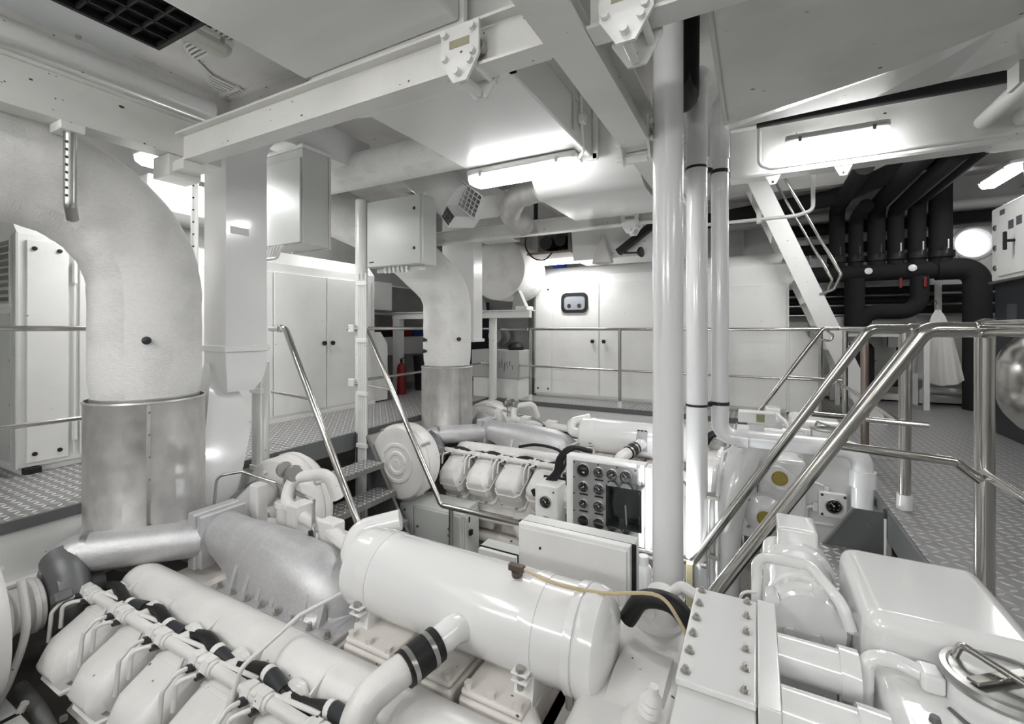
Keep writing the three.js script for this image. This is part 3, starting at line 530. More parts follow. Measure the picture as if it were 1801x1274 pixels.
{
  const t = thing('generator_enclosure', 'long white enclosure with dark window beyond the far engine', 'enclosure');
  obj('body', prism([[6.5, 0.03], [7.8, 0.03], [7.8, 2.02], [6.82, 2.02], [6.72, 1.98], [6.5, 1.84]], 'u', -3.08, 0.35), cabinet, t);
  obj('plinth', box(-3.06, 0.33, 0, 0.03, 6.53, 7.78), under, t);
  const D = (u0, u1, y0 = 0.06, y1 = 1.72) => obj('door', box(u0, u1, y0, y1, 6.482, 6.499, 0.004), cabinet, t);
  const s = D(-3.05, -2.79); for (const [u, y] of [[-3.01, 0.12], [-2.84, 0.12], [-3.01, 1.65], [-2.84, 1.65]]) obj('latch', lathe([[0, 0.016], [0.01, 0.012]], [u, y, 6.482], [0, 0, -1], 10), black, s);
  const a = D(-2.76, -2.035), b = D(-2.015, -1.22); D(-1.2, -0.4); D(-0.37, 0.32, 0.06, 1.6);
  rosette(a, [-2.12, 0.86, 6.482], [0, 0, -1]); rosette(b, [-1.95, 0.86, 6.482], [0, 0, -1]);
  const rr = (w, h, r, z) => rrect(w, h, r, 5).map(q => P(-2.405 + q[0], 1.435 + q[1], z));
  obj('window_gasket', [ringLoft([rr(0.42, 0.3, 0.08, 6.481), rr(0.42, 0.3, 0.08, 6.462), rr(0.33, 0.21, 0.055, 6.462), rr(0.33, 0.21, 0.055, 6.479)], { capA: false, capB: false })], rubber, a);
  obj('window_pane', ringLoft([rr(0.34, 0.22, 0.055, 6.474), rr(0.34, 0.22, 0.055, 6.47)]), S({ color: '#8d9196', roughness: 0.05, clearcoat: 1 }), a);
  for (const u of [-2.49, -2.33]) obj('dial', lathe([[0, 0.032], [0.004, 0.03]], [u, 1.39, 6.469], [0, 0, -1], 16), panelDark, a);
  obj('hinge', [box(-1.235, -1.2, 1.4, 1.55, 6.465, 6.481, 0.003), box(-1.235, -1.2, 0.15, 0.3, 6.465, 6.481, 0.003)], boltSteel, t);
  obj('low_box', prism([[0.352, 0.02], [0.68, 0.02], [0.68, 0.78], [0.48, 1.05], [0.352, 1.05]], 'v', 6.5, 7.0), cabinet, t);
}
// ---------------------------------------------------------------- hanging cabinets, poles and conduits
{
  const t = thing('electrical_cabinet', 'white wall cabinet hanging right of the tall duct', 'cabinet');
  obj('body', box(-3.67, -3.2, 1.73, 2.5, 2.43, 2.68, 0.006), boxGrey, t);
  obj('door', box(-3.66, -3.21, 1.74, 2.42, 2.412, 2.4295, 0.004), boxGrey, t); obj('top_cap', box(-3.68, -3.19, 2.501, 2.53, 2.42, 2.69, 0.004), white, t);
  obj('back_rim', box(-3.68, -3.192, 1.72, 2.5, 2.6805, 2.7, 0.003), shade, t);
}
{
  const t = thing('electrical_cabinet', 'grey-white panel box hanging before the far exhaust', 'cabinet');
  obj('body', box(-3.5, -2.79, 1.665, 2.335, 3.42, 3.63, 0.008), boxGrey, t);
  const d = obj('door', box(-3.495, -2.815, 1.67, 2.33, 3.4, 3.4195, 0.005), boxGrey, t);
  for (const y of [2.2, 1.82]) obj('lock', lathe([[0, 0.016], [0.006, 0.014], [0.008, 0.006]], [-2.88, y, 3.4], [0, 0, -1], 12), panelDark, d);
  obj('name_plate', box(-3.46, -3.4, 1.71, 1.725, 3.398, 3.3995), panelDark, d);
  obj('gland_rail', box(-3.46, -2.86, 1.62, 1.664, 3.5, 3.54, 0.004), white, t);
  for (let i = 0; i < 6; i++) obj('cable_gland', lathe([[0, 0.018], [0.03, 0.018], [0.032, 0.01], [0.06, 0.01]], [-3.3 + i * 0.055, 1.664, 3.46], [0, -1, 0], 8), white, t);
}
function pole(label, u, v, y1, r, bundle) {
  const t = thing('support_pole', label, 'pole');
  obj('post', rod([u, YF, v], [u, y1, v], r, 20), white, t);
  for (let i = 0; i < bundle.n; i++) obj('conduit', pipe([[u + bundle.du + i * 0.024, bundle.y1 - 0.06 * (i % 2), v + bundle.dv], [u + bundle.du + i * 0.024, -0.9, v + bundle.dv]], 0.0105, 0, 8), white, t);
  for (const y of bundle.clips) obj('conduit_clip', box(u + bundle.du - 0.02, u + bundle.du + bundle.n * 0.024, y - 0.02, y + 0.02, v + bundle.dv - 0.02, v + bundle.dv + 0.012, 0.003), white, t);
  if (bundle.bend) for (let i = 0; i < 5; i++) obj('cable_tail', pipe([[u + bundle.du + i * 0.024, bundle.y1 - 0.06, v + bundle.dv], [u + bundle.du + i * 0.024, bundle.y1 + 0.03, v + bundle.dv], [u + bundle.du + 0.1 + i * 0.03, bundle.y1 + 0.05, v + bundle.dv + 0.05], [u + bundle.du + 0.12 + i * 0.04, bundle.y1 + 0.15, v + bundle.dv + 0.06]], 0.0105, 0.03, 8), white, t);
}
pole('white pole with conduits at the near side of the left stairs', -3.55, 2.31, 0.78, 0.06, { n: 5, du: 0.02, dv: -0.08, y1: 1.55, clips: [1.35, 0.95, 0.56, -0.05], bend: true });
pole('white pole with conduits carrying the hanging panel box', -3.57, 3.4, 2.36, 0.062, { n: 5, du: 0.05, dv: -0.085, y1: 1.6, clips: [1.5, 0.93, 0.4, -0.12] });
// ---------------------------------------------------------------- back corner between the enclosures
{
  const t = thing('silencer', 'round white lagged silencer drum beyond the far exhaust', 'silencer');
  obj('drum', lathe([[0, 0.3], [0.01, 0.4], [0.04, 0.44], [0.75, 0.44], [0.78, 0.4], [0.78, 0.1]], [-3.3, 1.9, 5.68], [0, 0, 1], 40), lagging, t);
  for (const u of [-3.68, -2.96]) obj('saddle', prism([[u - 0.12, 1.31], [u + 0.12, 1.31], [u + (u < -3.3 ? 0.06 : -0.06), 1.68]], 'v', 5.75, 5.85), saddleGrey, t);
  obj('inlet_duct', [prism([[-3.75, 2.3], [-2.9, 2.3], [-2.9, 2.5], [-3.0, 2.9], [-3.75, 2.9]], 'v', 5.3, 5.6), rod([-3.3, 2.25, 5.95], [-3.3, 3.15, 5.95], 0.16, 20)], white, t);
  obj('duct_lip', box(-3.4, -2.88, 2.25, 2.299, 5.28, 5.62, 0.004), white, t);
}
{
  const t = thing('silencer_stand', 'white steel stand under the lagged silencer', 'stand');
  obj('beam', [box(-5.3, -2.78, 1.2, 1.31, 5.7, 5.78, 0.004), box(-5.3, -2.78, 1.3, 1.312, 5.66, 5.9)], white, t);
  obj('post', rod([-3.46, 0, 5.86], [-3.46, 1.2, 5.86], 0.06, 18), white, t); obj('post', box(-5.28, -5.14, 0, 1.2, 5.7, 5.82, 0.004), white, t);
  objs('pad', [box(-3.85, -3.6, 1.312, 1.34, 5.68, 5.88, 0.004), box(-2.98, -2.8, 1.312, 1.36, 5.66, 5.88, 0.01)], white, t);
}
{
  const t = thing('storage_chest', 'grey chest with scribbled marks on a white base under the silencer', 'chest');
  obj('base', box(-3.9, -3.12, 0, 0.3, 6.0, 6.4, 0.006), cabinet, t); obj('chest_body', box(-3.92, -3.1, 0.301, 0.72, 5.98, 6.42, 0.01), cardboard, t);
  obj('marks', [0, 1, 2, 3, 4, 5].map(i => boxAt([-3.42 + i * 0.045, 0.5 + 0.03 * Math.sin(i * 2.1), 5.979], 0.012, 0.1 + 0.03 * Math.sin(i), 0.002, 0, 0, 0, 0.3 * Math.sin(i * 3))), greySteel, t);
}
single('hand_lamp', [lathe([[0, 0.12], [0.05, 0.13], [0.1, 0.09], [0.12, 0.02]], [-3.25, 0.721, 6.2], [0, 1, 0], 20)], black, 'black domed tool on the grey chest', 'tool');
single('flanged_valve', [lathe([[0, 0.1], [0.25, 0.1], [0.25, 0.19], [0.29, 0.19], [0.29, 0.1], [0.5, 0.1]], [-4.75, 0.9, 8.15], [0, 0, 1], 24), lathe([[0, 0.16], [0.03, 0.16]], [-4.75, 0.9, 8.12], [0, 0, 1], 24)], white, 'round white flanged valve on the wall behind the silencer post', 'valve');
single('locker', box(-5.35, -4.98, 0, 1.6, 7.6, 8.3, 0.01), S({ color: '#3b4655', roughness: 0.5 }), 'dark blue-grey locker behind the far exhaust sleeve', 'locker');
{
  const t = thing('tool_shelf', 'white shelf rack against the left bulkhead behind the pole', 'shelf');
  for (const y of [0.88, 1.28, 1.75]) obj('shelf_board', box(-5.95, -5.42, y, y + 0.025, 5.1, 7.0), white, t);
  for (const v of [5.12, 6.98]) obj('upright', box(-5.46, -5.42, 0, 1.9, v - 0.02, v + 0.02), white, t);
  obj('front_panel', box(-5.44, -5.425, 0.6, 0.88, 5.14, 6.96), cabinet, t);
}
single('tool_crate', box(-5.8, -5.46, 0.906, 1.06, 6.02, 6.4, 0.01), redPaint, 'red tool crate on the shelf behind the far exhaust', 'crate');
single('tool_crate', box(-5.8, -5.46, 0.906, 1.05, 6.45, 6.9, 0.01), bluePaint, 'blue tool crate on the shelf behind the far exhaust', 'crate');
single('spray_can', rod([-5.55, 0.906, 5.3], [-5.55, 1.12, 5.3], 0.035, 14), cloth, 'white spray can on the shelf beside the pole', 'can');
single('tool_bag', box(-5.8, -5.5, 0.906, 1.02, 5.5, 5.9, 0.04), black, 'black tool bag on the shelf behind the pole', 'bag');
single('waste_bin', lathe([[0, 0.17], [0.55, 0.2], [0.56, 0.21], [0.58, 0.21]], [-5.05, 0, 6.25], [0, 1, 0], 20), black, 'black waste bin beside the far exhaust sleeve', 'bin');
for (const [u, v, l] of [[-5.3, 5.32, 'red fire extinguisher left of the white stand post'], [-5.02, 5.62, 'red fire extinguisher right of the white stand post']]) {
  const t = thing('fire_extinguisher', l, 'extinguisher', 'fire extinguishers by the stand');
  obj('cylinder', lathe([[0, 0.07], [0.42, 0.07], [0.48, 0.05], [0.5, 0.02]], [u, 0, v], [0, 1, 0], 18), redPaint, t); obj('valve_head', [lathe([[0.5, 0.02], [0.55, 0.025]], [u, 0, v], [0, 1, 0], 10), boxAt([u + 0.03, 0.57, v], 0.1, 0.012, 0.02, 0, 0, 0, 0.3)], black, t);
}
single('wall_cabinet', box(-5.6, -5.2, 1.34, 1.78, 5.15, 5.6, 0.008), cabinet, 'plain white wall cabinet above the shelf rack', 'cabinet');
{
  const t = thing('compressor_unit', 'open brown-framed compressor unit under the ceiling', 'machine');
  obj('frame', [box(-2.72, -2.1, 2.03, 2.06, 5.5, 5.9), box(-2.13, -2.1, 2.06, 2.42, 5.5, 5.9), box(-2.72, -2.1, 2.4, 2.42, 5.5, 5.9), box(-2.72, -2.1, 2.06, 2.4, 5.86, 5.9)], S({ color: '#8b7f76', roughness: 0.6 }), t);
  obj('motor', [rod([-2.45, 2.18, 5.52], [-2.45, 2.18, 5.8], 0.09, 18), rod([-2.25, 2.2, 5.52], [-2.25, 2.2, 5.8], 0.08, 18)], panelDark, t);
  obj('hose', smooth([[-2.7, 2.35, 5.48], [-2.72, 2.15, 5.46], [-2.6, 1.98, 5.46], [-2.45, 1.95, 5.48], [-2.35, 2.04, 5.5]], 0.01, 8, 24), black, t);
  objs('support', [rod([-2.68, 2.42, 5.7], [-2.68, 3.19, 5.7], 0.03, 10), rod([-2.2, 2.42, 5.7], [-2.2, 3.19, 5.7], 0.03, 10)], panelDark, t);
}
{
  const t = thing('air_duct', 'wide white duct hanging over the far generator enclosure', 'duct');
  obj('duct_body', prism([[5.35, 2.3], [5.42, 1.9], [5.95, 1.9], [5.95, 2.9], [5.35, 2.9]], 'u', -2.03, -0.75), white, t);
  obj('fabric_boot', lathe([[0, 0.13], [0.1, 0.11], [0.2, 0.06], [0.34, 0.012]], [-1.6, 1.82, 5.26], [0, 1, 0], 8, 0.9), cloth, t, 'grey fabric cone');
  obj('edge_trim', box(-2.05, -0.74, 2.28, 2.31, 5.32, 5.349), white, t);
}
{
  const t = thing('grille_lamp', 'slanted black slatted bar beside the pillar above the far enclosure', 'grille');
  const g = [boxAt([-1.22, 2.08, 5.28], 0.5, 0.07, 0.1, 0, 0, 0, 0.62)]; obj('frame', g, black, t);
  obj('work_light', [lathe([[0, 0.03], [0.03, 0.06], [0.05, 0.06]], [-1.2, 1.92, 5.3], [1, 0.1, -0.2], 16), rod([-1.36, 1.93, 5.3], [-1.2, 1.92, 5.3], 0.01, 8)], black, t);
}
single('blue_bag', boxAt([-4.78, 2.01, 2.75], 0.2, 0.14, 0.22, 0.06), blueBag, 'blue plastic bag on top of the left enclosures behind the duct', 'bag');
single('blue_bag', boxAt([-2.86, 2.12, 7.0], 0.2, 0.18, 0.3, 0.07), blueBag, 'small blue bag on the far enclosure beside the silencer', 'bag');

single('air_duct', box(-5.7, -4.42, 2.051, 2.34, 1.9, 2.54, 0.02), ductPaint, 'low white duct on the left enclosures, glaring beside the light behind the exhaust', 'duct');

single('air_duct', [box(-3.6, -3.12, 0.9, 3.19, 4.8, 5.02, 0.01), box(-3.62, -3.1, 0.88, 0.92, 4.78, 5.04, 0.004)], ductPaint, 'flat white duct coming down behind the far lagged exhaust', 'duct');
// ---------------------------------------------------------------- main engine (built once, copied for the far side)
const bk = (s) => (u, a, b) => P(u, -0.42 + 0.5 * a + 0.866 * b, 1.5 + s * (0.535 - 0.866 * a + 0.5 * b));   // point in a cylinder bank: along the head plane (a) and out of it (b)
const octo = (hu, ha, ch, sh = 0) => [[-hu + ch, -ha + sh], [hu - ch, -ha + sh], [hu, -ha + ch + sh], [hu, ha - ch], [hu - ch, ha], [-hu + ch, ha], [-hu, ha - ch], [-hu, -ha + ch + sh]];
const HEADS = [0, 1, 2, 3, 4, 5].map(i => -2.72 + i * 0.328);
function drumFilter(t, s) {                 // round intake filter on a bank end, axis across the engine
  const v0 = 1.5 + s * (s < 0 ? 0.8 : 0.6), d = [0, 0, s], o = [-3.08, -0.26, v0];
  const f = obj('air_filter', [lathe([[0, 0.2], [0.005, 0.345], [0.03, 0.36], [0.2, 0.36], [0.215, 0.35]], o, d, 48)], cream, t);
  obj('clamp_band', lathe([[0.15, 0.361], [0.15, 0.37], [0.19, 0.37], [0.19, 0.361]], o, d, 48), cream, f);
  obj('filter_cover', lathe([[0.2155, 0.35], [0.235, 0.34], [0.24, 0.3], [0.236, 0.27], [0.24, 0.2], [0.247, 0.19], [0.247, 0.165], [0.24, 0.155], [0.24, 0.12], [0.248, 0.11], [0.248, 0.085], [0.24, 0.075], [0.24, 0.04], [0.246, 0.035], [0.246, 0.001]], o, d, 48, 0.5), cream, f);
  for (const a of [0.6, 2.2, 3.9, 5.3]) { const c = [-3.08 + Math.cos(a) * 0.368, -0.26 + Math.sin(a) * 0.368, v0 + s * 0.17]; obj('spring_clip', boxAt(c, 0.03, 0.012, 0.12, 0.004, 0, 0, a + Math.PI / 2), boltSteel, f); }
  for (const a of [1.1, 1.9, 3.3]) obj('nut', bolt([-3.08 + Math.cos(a) * 0.27, -0.26 + Math.sin(a) * 0.27, v0 + s * 0.002], [0, 0, -s], 0.016, 0.025), cream, f);
  const q = obj('turbocharger', [lathe([[0, 0.1], [0.02, 0.16], [0.06, 0.178], [0.1, 0.172], [0.13, 0.14], [0.15, 0.09], [0.22, 0.08]], [-3.04, -0.27, v0 - s * 0.172], [0, 0, -s], 36)], darkCast, t, 'dark cast compressor housing');
  obj('volute_outlet', [sweep(pathPoints([[-2.92, -0.3, v0 - s * 0.25], [-3.0, -0.14, v0 - s * 0.25], [-3.08, -0.1, v0 - s * 0.25]], 0.08, 6), 0.08, 20), boxAt([-2.9, -0.22, v0 - s * 0.2], 0.07, 0.05, 0.07, 0.012, 0, 0, 0.5)], darkCast, q);
  obj('intake_neck', [lathe([[0, 0.11], [0.02, 0.125], [0.05, 0.125], [0.07, 0.1], [0.12, 0.1], [0.122, 0.125], [0.14, 0.128], [0.145, 0.12], [0.16, 0.12], [0.17, 0.1]], [-3.05, -0.27, v0], [0, 0, -s], 28)], cream, q);
  const p = [-3.1, -0.1, 1.5 + s * 0.55], e = [-2.7, -0.11, 1.5 + s * 0.07];
  obj('charge_pipe', [sweep(pathPoints([[-3.08, -0.24, 1.5 + s * 0.52], [p[0] + 0.01, p[1], p[2] - s * 0.02], e], 0.1, 8), 0.096, 26)], cast, t, 'silver charge air pipe');
  obj('hose_clamp', rod([p[0] + 0.05, p[1], p[2] - s * 0.075], [p[0] + 0.066, p[1], p[2] - s * 0.1], 0.102, 26), brushed, t);
  obj('drain_tube', smooth([[-2.96, -0.1, 1.5 + s * 0.72], [-2.9, -0.3, 1.5 + s * 0.72], [-2.94, -0.52, 1.5 + s * 0.76], [-2.97, -0.66, 1.5 + s * 0.8], [-2.9, -0.72, 1.5 + s * 0.78], [-2.84, -0.6, 1.5 + s * 0.74]], 0.016, 8, 30), cream, t);
}
const E1 = thing('marine_engine', 'near white diesel engine filling the lower left foreground', 'engine', 'main engines');
{
  const t = E1;
  obj('engine_block', [prism([[1.12, -1.3], [1.88, -1.3], [1.96, -0.95], [2.1, -0.74], [1.88, -0.55], [1.72, -0.4], [1.28, -0.4], [1.12, -0.55], [0.9, -0.74], [1.04, -0.95]], 'u', -2.85, -0.45), box(-2.9, -2.84, -1.1, -0.4, 1.0, 2.0, 0.02)], blockPaint, t);
  
  obj('side_cover', [0, 1, 2, 3, 4, 5].map(i => box(HEADS[i] - 0.12, HEADS[i] + 0.12, -0.93, -0.72, 0.93, 0.99, 0.02)), blockPaint, t);
  obj('lube_pipe', [pipe([[-2.7, -0.78, 0.86], [-0.6, -0.78, 0.86]], 0.035, 0), pipe([[-2.5, -0.98, 0.9], [-0.5, -0.98, 0.9]], 0.05, 0)], blockPaint, t);
  obj('water_elbow', pipe([[-1.9, -0.66, 0.8], [-1.9, -0.82, 0.78], [-1.65, -0.82, 0.8]], 0.07, 0.1, 18), cream, t);
  for (const s of [-1, 1]) {
    const B = bk(s);
    HEADS.forEach((uc, i) => {
      const ring = (o, b) => o.map(q => B(uc + q[0], q[1], b));
      const h = obj('cylinder_head', [ringLoft([ring(octo(0.135, 0.16, 0.03), -0.34), ring(octo(0.135, 0.16, 0.03), -0.2), ring(octo(0.118, 0.15, 0.03), -0.19), ring(octo(0.125, 0.16, 0.03), -0.1), ring(octo(0.13, 0.175, 0.04), -0.09), ring(octo(0.13, 0.175, 0.04), -0.012)]), ringLoft([ring(octo(0.14, 0.188, 0.045), -0.0118), ring(octo(0.14, 0.188, 0.045), 0)])], cream, t);
      obj('valve_cover', ringLoft([ring(octo(0.128, 0.175, 0.04), 0.0003), ring(octo(0.128, 0.175, 0.045), 0.045), ring(octo(0.122, 0.168, 0.045), 0.075), ring(octo(0.098, 0.14, 0.045, 0.015), 0.118), ring(octo(0.08, 0.12, 0.04, 0.02), 0.126)], { crease: 0.75 }), cream, h);
      if (s < 0) {
        obj('cover_band', ringLoft([0.058, 0.075].map(a => [[-0.131, 0.0], [-0.131, 0.05], [-0.1, 0.12], [-0.08, 0.13], [0.08, 0.13], [0.1, 0.12], [0.131, 0.05], [0.131, 0.0]].map(q => B(uc + q[0], a, q[1])))), cream, h);
        for (const [du, a] of [[0.115, -0.13], [-0.115, -0.13]]) { const p = B(uc + du, a, 0.0); obj('cover_bolt', bolt([p.x, p.y, -p.z], [0, 0.7, s * 0.7], 0.014, 0.03), boltSteel, h); }
        const p2 = B(uc + 0.11, -0.19, -0.05); obj('cover_bolt', bolt([p2.x, p2.y - 0.06, -p2.z], [0, 0.2, -1], 0.013, 0.02), boltSteel, h);
        objs('injector_pipe', [pipe([[uc - 0.15, -0.232, 0.955], [uc - 0.155, -0.225, 0.9], [uc - 0.165, -0.27, 0.86], [uc - 0.165, -0.4, 0.85]], 0.0085, 0.03, 8), pipe([[uc - 0.09, -0.24, 0.955], [uc - 0.1, -0.23, 0.915], [uc - 0.125, -0.24, 0.885], [uc - 0.13, -0.34, 0.88]], 0.0085, 0.025, 8)], cream, h);
        objs('pipe_nut', [rod([uc - 0.15, -0.23, 0.935], [uc - 0.15, -0.24, 0.967], 0.015, 6), rod([uc - 0.09, -0.24, 0.935], [uc - 0.09, -0.246, 0.967], 0.014, 6)], panelDark, h);
        obj('leak_pipe', [rod([uc + 0.09, -0.235, 0.97], [uc + 0.075, -0.4, 0.9], 0.007, 6)], cream, h);
      }
    });
    const rv = 1.5 + s * 0.325;
    const r = obj('charge_air_receiver', lathe([[0, 0.02], [0.01, 0.055], [0.04, 0.085], [0.1, 0.1], [2.22, 0.1], [2.25, 0.085], [2.26, 0.02]], [-2.86, -0.262, rv], [1, 0, 0], 32, 0.7), cream, t);
    HEADS.forEach(uc => {
      const d = [0, 0.12, s * 0.99], o = [uc - 0.02, -0.262, rv];
      obj('branch_flange', [lathe([[0.07, 0.042], [0.108, 0.042], [0.109, 0.058], [0.122, 0.058], [0.123, 0.055], [0.136, 0.055], [0.138, 0.036], [0.18, 0.034]], o, d, 20)], cream, r);
      obj('gusset', prism([[rv + s * 0.03, -0.165], [rv + s * 0.12, -0.21], [rv + s * 0.12, -0.26], [rv + s * 0.06, -0.26]], 'u', uc + 0.05, uc + 0.058), cream, r);
    });
    const R = obj('fuel_rail', rod([-2.88, -0.23, 1.5 + s * 0.515], [-0.8, -0.23, 1.5 + s * 0.515], 0.021, 14), cream, t);
    if (s < 0) {
      HEADS.forEach(uc => { obj('rail_fitting', [rod([uc - 0.175, -0.23, 0.985], [uc - 0.14, -0.23, 0.985], 0.036, 6), rod([uc - 0.1, -0.23, 0.985], [uc - 0.065, -0.23, 0.985], 0.036, 6), rod([uc - 0.19, -0.23, 0.985], [uc - 0.05, -0.23, 0.985], 0.028, 14), boxAt([uc - 0.12, -0.23, 0.985], 0.035, 0.06, 0.05, 0.01)], cream, R); });
      HEADS.forEach(uc => obj('rail_bracket', [rod([uc - 0.06, -0.215, 1.0], [uc + 0.14, -0.225, 1.03], 0.009, 8)], cream, R));
      const hp = []; for (let i = 0; i <= 26; i++) { const u = -2.82 + i * 0.077; hp.push([u, -0.225 + 0.014 * Math.sin(i * 1.25), 1.045 + 0.012 * Math.sin(i * 1.25 + 1)]); }
      const H = obj('hose', smooth(hp, 0.024, 12, 120), rubber, t, 'black ribbed hose');
      const cv = new THREE.CatmullRomCurve3(hp.map(A3));
      for (const k of [0.12, 0.29, 0.47, 0.62, 0.78]) { const a = cv.getPoint(k), b = cv.getPoint(k + 0.012), c = cv.getPoint(k + 0.06); obj('hose_clamp', rod([a.x, a.y, -a.z], [b.x, b.y, -b.z], 0.029, 14), white, H); obj('hose_sleeve', rod([b.x, b.y, -b.z], [c.x, c.y, -c.z], 0.029, 14), panelDark, H); }
    } else obj('hose', rod([-2.7, -0.225, 1.94], [-1.0, -0.225, 1.94], 0.02, 10), rubber, t);
    drumFilter(t, s);
  }
  // silver charge air hood in the valley
  obj('valley_cover', [box(-2.85, -0.5, -0.45, -0.3, 1.28, 1.72, 0.02), box(-2.5, -1.5, -0.3, -0.253, 1.3, 1.7, 0.006)], blockPaint, t);
  obj('flange_block', [box(-2.74, -2.67, -0.26, 0.045, 1.36, 1.61, 0.012), box(-2.668, -2.63, -0.25, 0.035, 1.37, 1.62, 0.01)], cast, t);
  const hs = (u, top, w, bot, skirt) => { const o = []; for (let i = 0; i <= 12; i++) { const a = Math.PI * i / 12; o.push(P(u, top - w + Math.sin(a) * w, 1.5 - Math.cos(a) * w)); } o.push(P(u, bot, 1.5 + skirt), P(u, bot, 1.5 - skirt)); return o; };
  const hood = obj('air_hood', [ringLoft([hs(-2.64, 0.02, 0.11, -0.18, 0.08), hs(-2.58, 0.015, 0.115, -0.19, 0.09), hs(-2.45, 0.01, 0.12, -0.24, 0.1), hs(-2.36, 0.015, 0.135, -0.232, 0.145), hs(-2.1, 0.015, 0.15, -0.232, 0.165), hs(-1.85, -0.01, 0.16, -0.232, 0.17), hs(-1.72, -0.05, 0.15, -0.232, 0.17), hs(-1.63, -0.11, 0.11, -0.232, 0.165), hs(-1.58, -0.215, 0.012, -0.232, 0.15)], { crease: 0.9 })], cast, t, 'silver cast air hood');
  obj('hood_flange', box(-2.4, -1.52, -0.252, -0.232, 1.29, 1.71, 0.006), cast, hood);
  for (let i = 0; i < 8; i++) for (const s of [-1, 1]) obj('hood_bolt', [bolt([-2.34 + i * 0.11, -0.232, 1.5 + s * 0.19], [0, 1, 0], 0.011, 0.026), lathe([[0, 0.017], [0.004, 0.017]], [-2.34 + i * 0.11, -0.232, 1.5 + s * 0.19], [0, 1, 0], 12)], boltSteel, hood);
  for (let i = 0; i < 7; i++) for (const s of [-1, 1]) obj('hood_rib', prism([[1.5 + s * 0.14, -0.13], [1.5 + s * 0.175, -0.231], [1.5 + s * 0.13, -0.231]], 'u', -2.3 + i * 0.105, -2.275 + i * 0.105), cast, hood);
  for (let i = 0; i < 3; i++) { const u = -1.44 + i * 0.275; const c = obj('valley_box', [box(u, u + 0.25, -0.3, -0.19, 1.27, 1.72, 0.015), box(u + 0.008, u + 0.242, -0.189, -0.165, 1.275, 1.5, 0.012)], blockPaint, t); for (const [a, b] of [[0.03, 1.28], [0.22, 1.28], [0.03, 1.48], [0.22, 1.48], [0.12, 1.28]]) obj('cover_bolt', bolt([u + a, -0.165, b + 0.015], [0, 1, 0], 0.0155, 0.018), blockPaint, c); }
  objs('oil_filler', [lathe([[0, 0.05], [0.16, 0.05], [0.165, 0.06], [0.19, 0.06]], [-2.5, -0.18, 1.78], [0, 1, 0], 20), rod([-2.35, -0.3, 1.8], [-2.35, 0.0, 1.8], 0.03, 14), box(-2.7, -2.62, -0.3, 0.11, 1.68, 1.75, 0.01)], cream, t);
  for (const [u, v] of [[-2.62, 1.86], [-2.5, 1.84]]) obj('pressure_gauge', [lathe([[-0.025, 0.05], [0.02, 0.05], [0.028, 0.044], [0.028, 0.001]], [u, 0.16, v], [0.9, 0.25, -0.5], 20), rod([u, 0.0, v], [u, 0.12, v], 0.01, 8)], brushed, t);
  obj('gauge_manifold', [rod([-2.68, 0.07, 1.85], [-2.3, 0.03, 1.82], 0.014, 8), pipe([[-2.3, 0.03, 1.82], [-2.05, 0.02, 1.62], [-2.02, -0.04, 1.6]], 0.009, 0.04, 8), pipe([[-2.68, 0.07, 1.85], [-2.88, 0.14, 1.75], [-3.0, 0.12, 1.66], [-3.0, -0.1, 1.64]], 0.009, 0.05, 8)], brushed, t);
  obj('sensor', [lathe([[0, 0.018], [0.03, 0.018], [0.035, 0.012], [0.06, 0.012]], [-2.02, -0.05, 1.58], [0, 1, 0], 8)], panelDark, t);
  // coolant tank on saddles
  const T = obj('coolant_tank', lathe([[0, 0.02], [0.004, 0.13], [0.025, 0.158], [0.06, 0.165], [1.02, 0.165], [1.022, 0.174], [1.05, 0.176], [1.052, 0.169], [1.06, 0.176], [1.088, 0.174], [1.1, 0.169], [1.115, 0.166], [1.13, 0.15], [1.141, 0.11], [1.147, 0.06], [1.149, 0.001]], [-1.565, -0.012, 1.5], [1, 0, 0], 48, 0.5), gloss, t, 'glossy white cylinder');
  for (const u of [-1.42, -0.68]) {
    obj('tank_strap', lathe([[0, 0.1655], [0, 0.1685], [0.055, 0.1685], [0.055, 0.1655]], [u - 0.0275, -0.012, 1.5], [1, 0, 0], 40), gloss, T);
    obj('strap_lug', [boxAt([u, -0.075, 1.336], 0.06, 0.008, 0.045, 0.003), boxAt([u, -0.1, 1.336], 0.06, 0.008, 0.045, 0.003)], gloss, T);
    obj('strap_bolt', [bolt([u, -0.13, 1.328], [0, 1, 0], 0.011, 0.075), bolt([u, -0.07, 1.328], [0, 1, 0], 0.016, 0.014)], boltSteel, T);
    obj('saddle', [prism([[1.36, -0.1], [1.64, -0.1], [1.68, -0.3], [1.32, -0.3]], 'u', u - 0.035, u + 0.035), box(u - 0.07, u + 0.07, -0.32, -0.3, 1.28, 1.7)], white, T);
  }
  obj('lid_bolt', [bolt([-0.525, -0.16, 1.37], [0, 1, 0], 0.014, 0.06), bolt([-0.525, -0.1, 1.37], [0, 1, 0], 0.017, 0.016)], boltSteel, T);
  obj('level_sensor', [lathe([[0, 0.02], [0.02, 0.02]], [-0.76, 0.16, 1.46], [0, 1, -0.2], 12), boxAt([-0.76, 0.19, 1.455], 0.06, 0.024, 0.024, 0.004)], S({ color: '#5a4e46', roughness: 0.5 }), T);
  obj('sensor_tube', smooth([[-0.73, 0.19, 1.455], [-0.6, 0.175, 1.45], [-0.45, 0.16, 1.5], [-0.28, 0.17, 1.55], [-0.22, 0.1, 1.56], [-0.17, -0.05, 1.6]], 0.006, 8, 30), clearTube, T, 'amber translucent tube');
  obj('outlet_stub', [sweep(pathPoints([[-0.9, -0.02, 1.42], [-0.94, -0.01, 1.32], [-0.985, -0.045, 1.22]], 0.05, 6), 0.05, 20)], gloss, T);
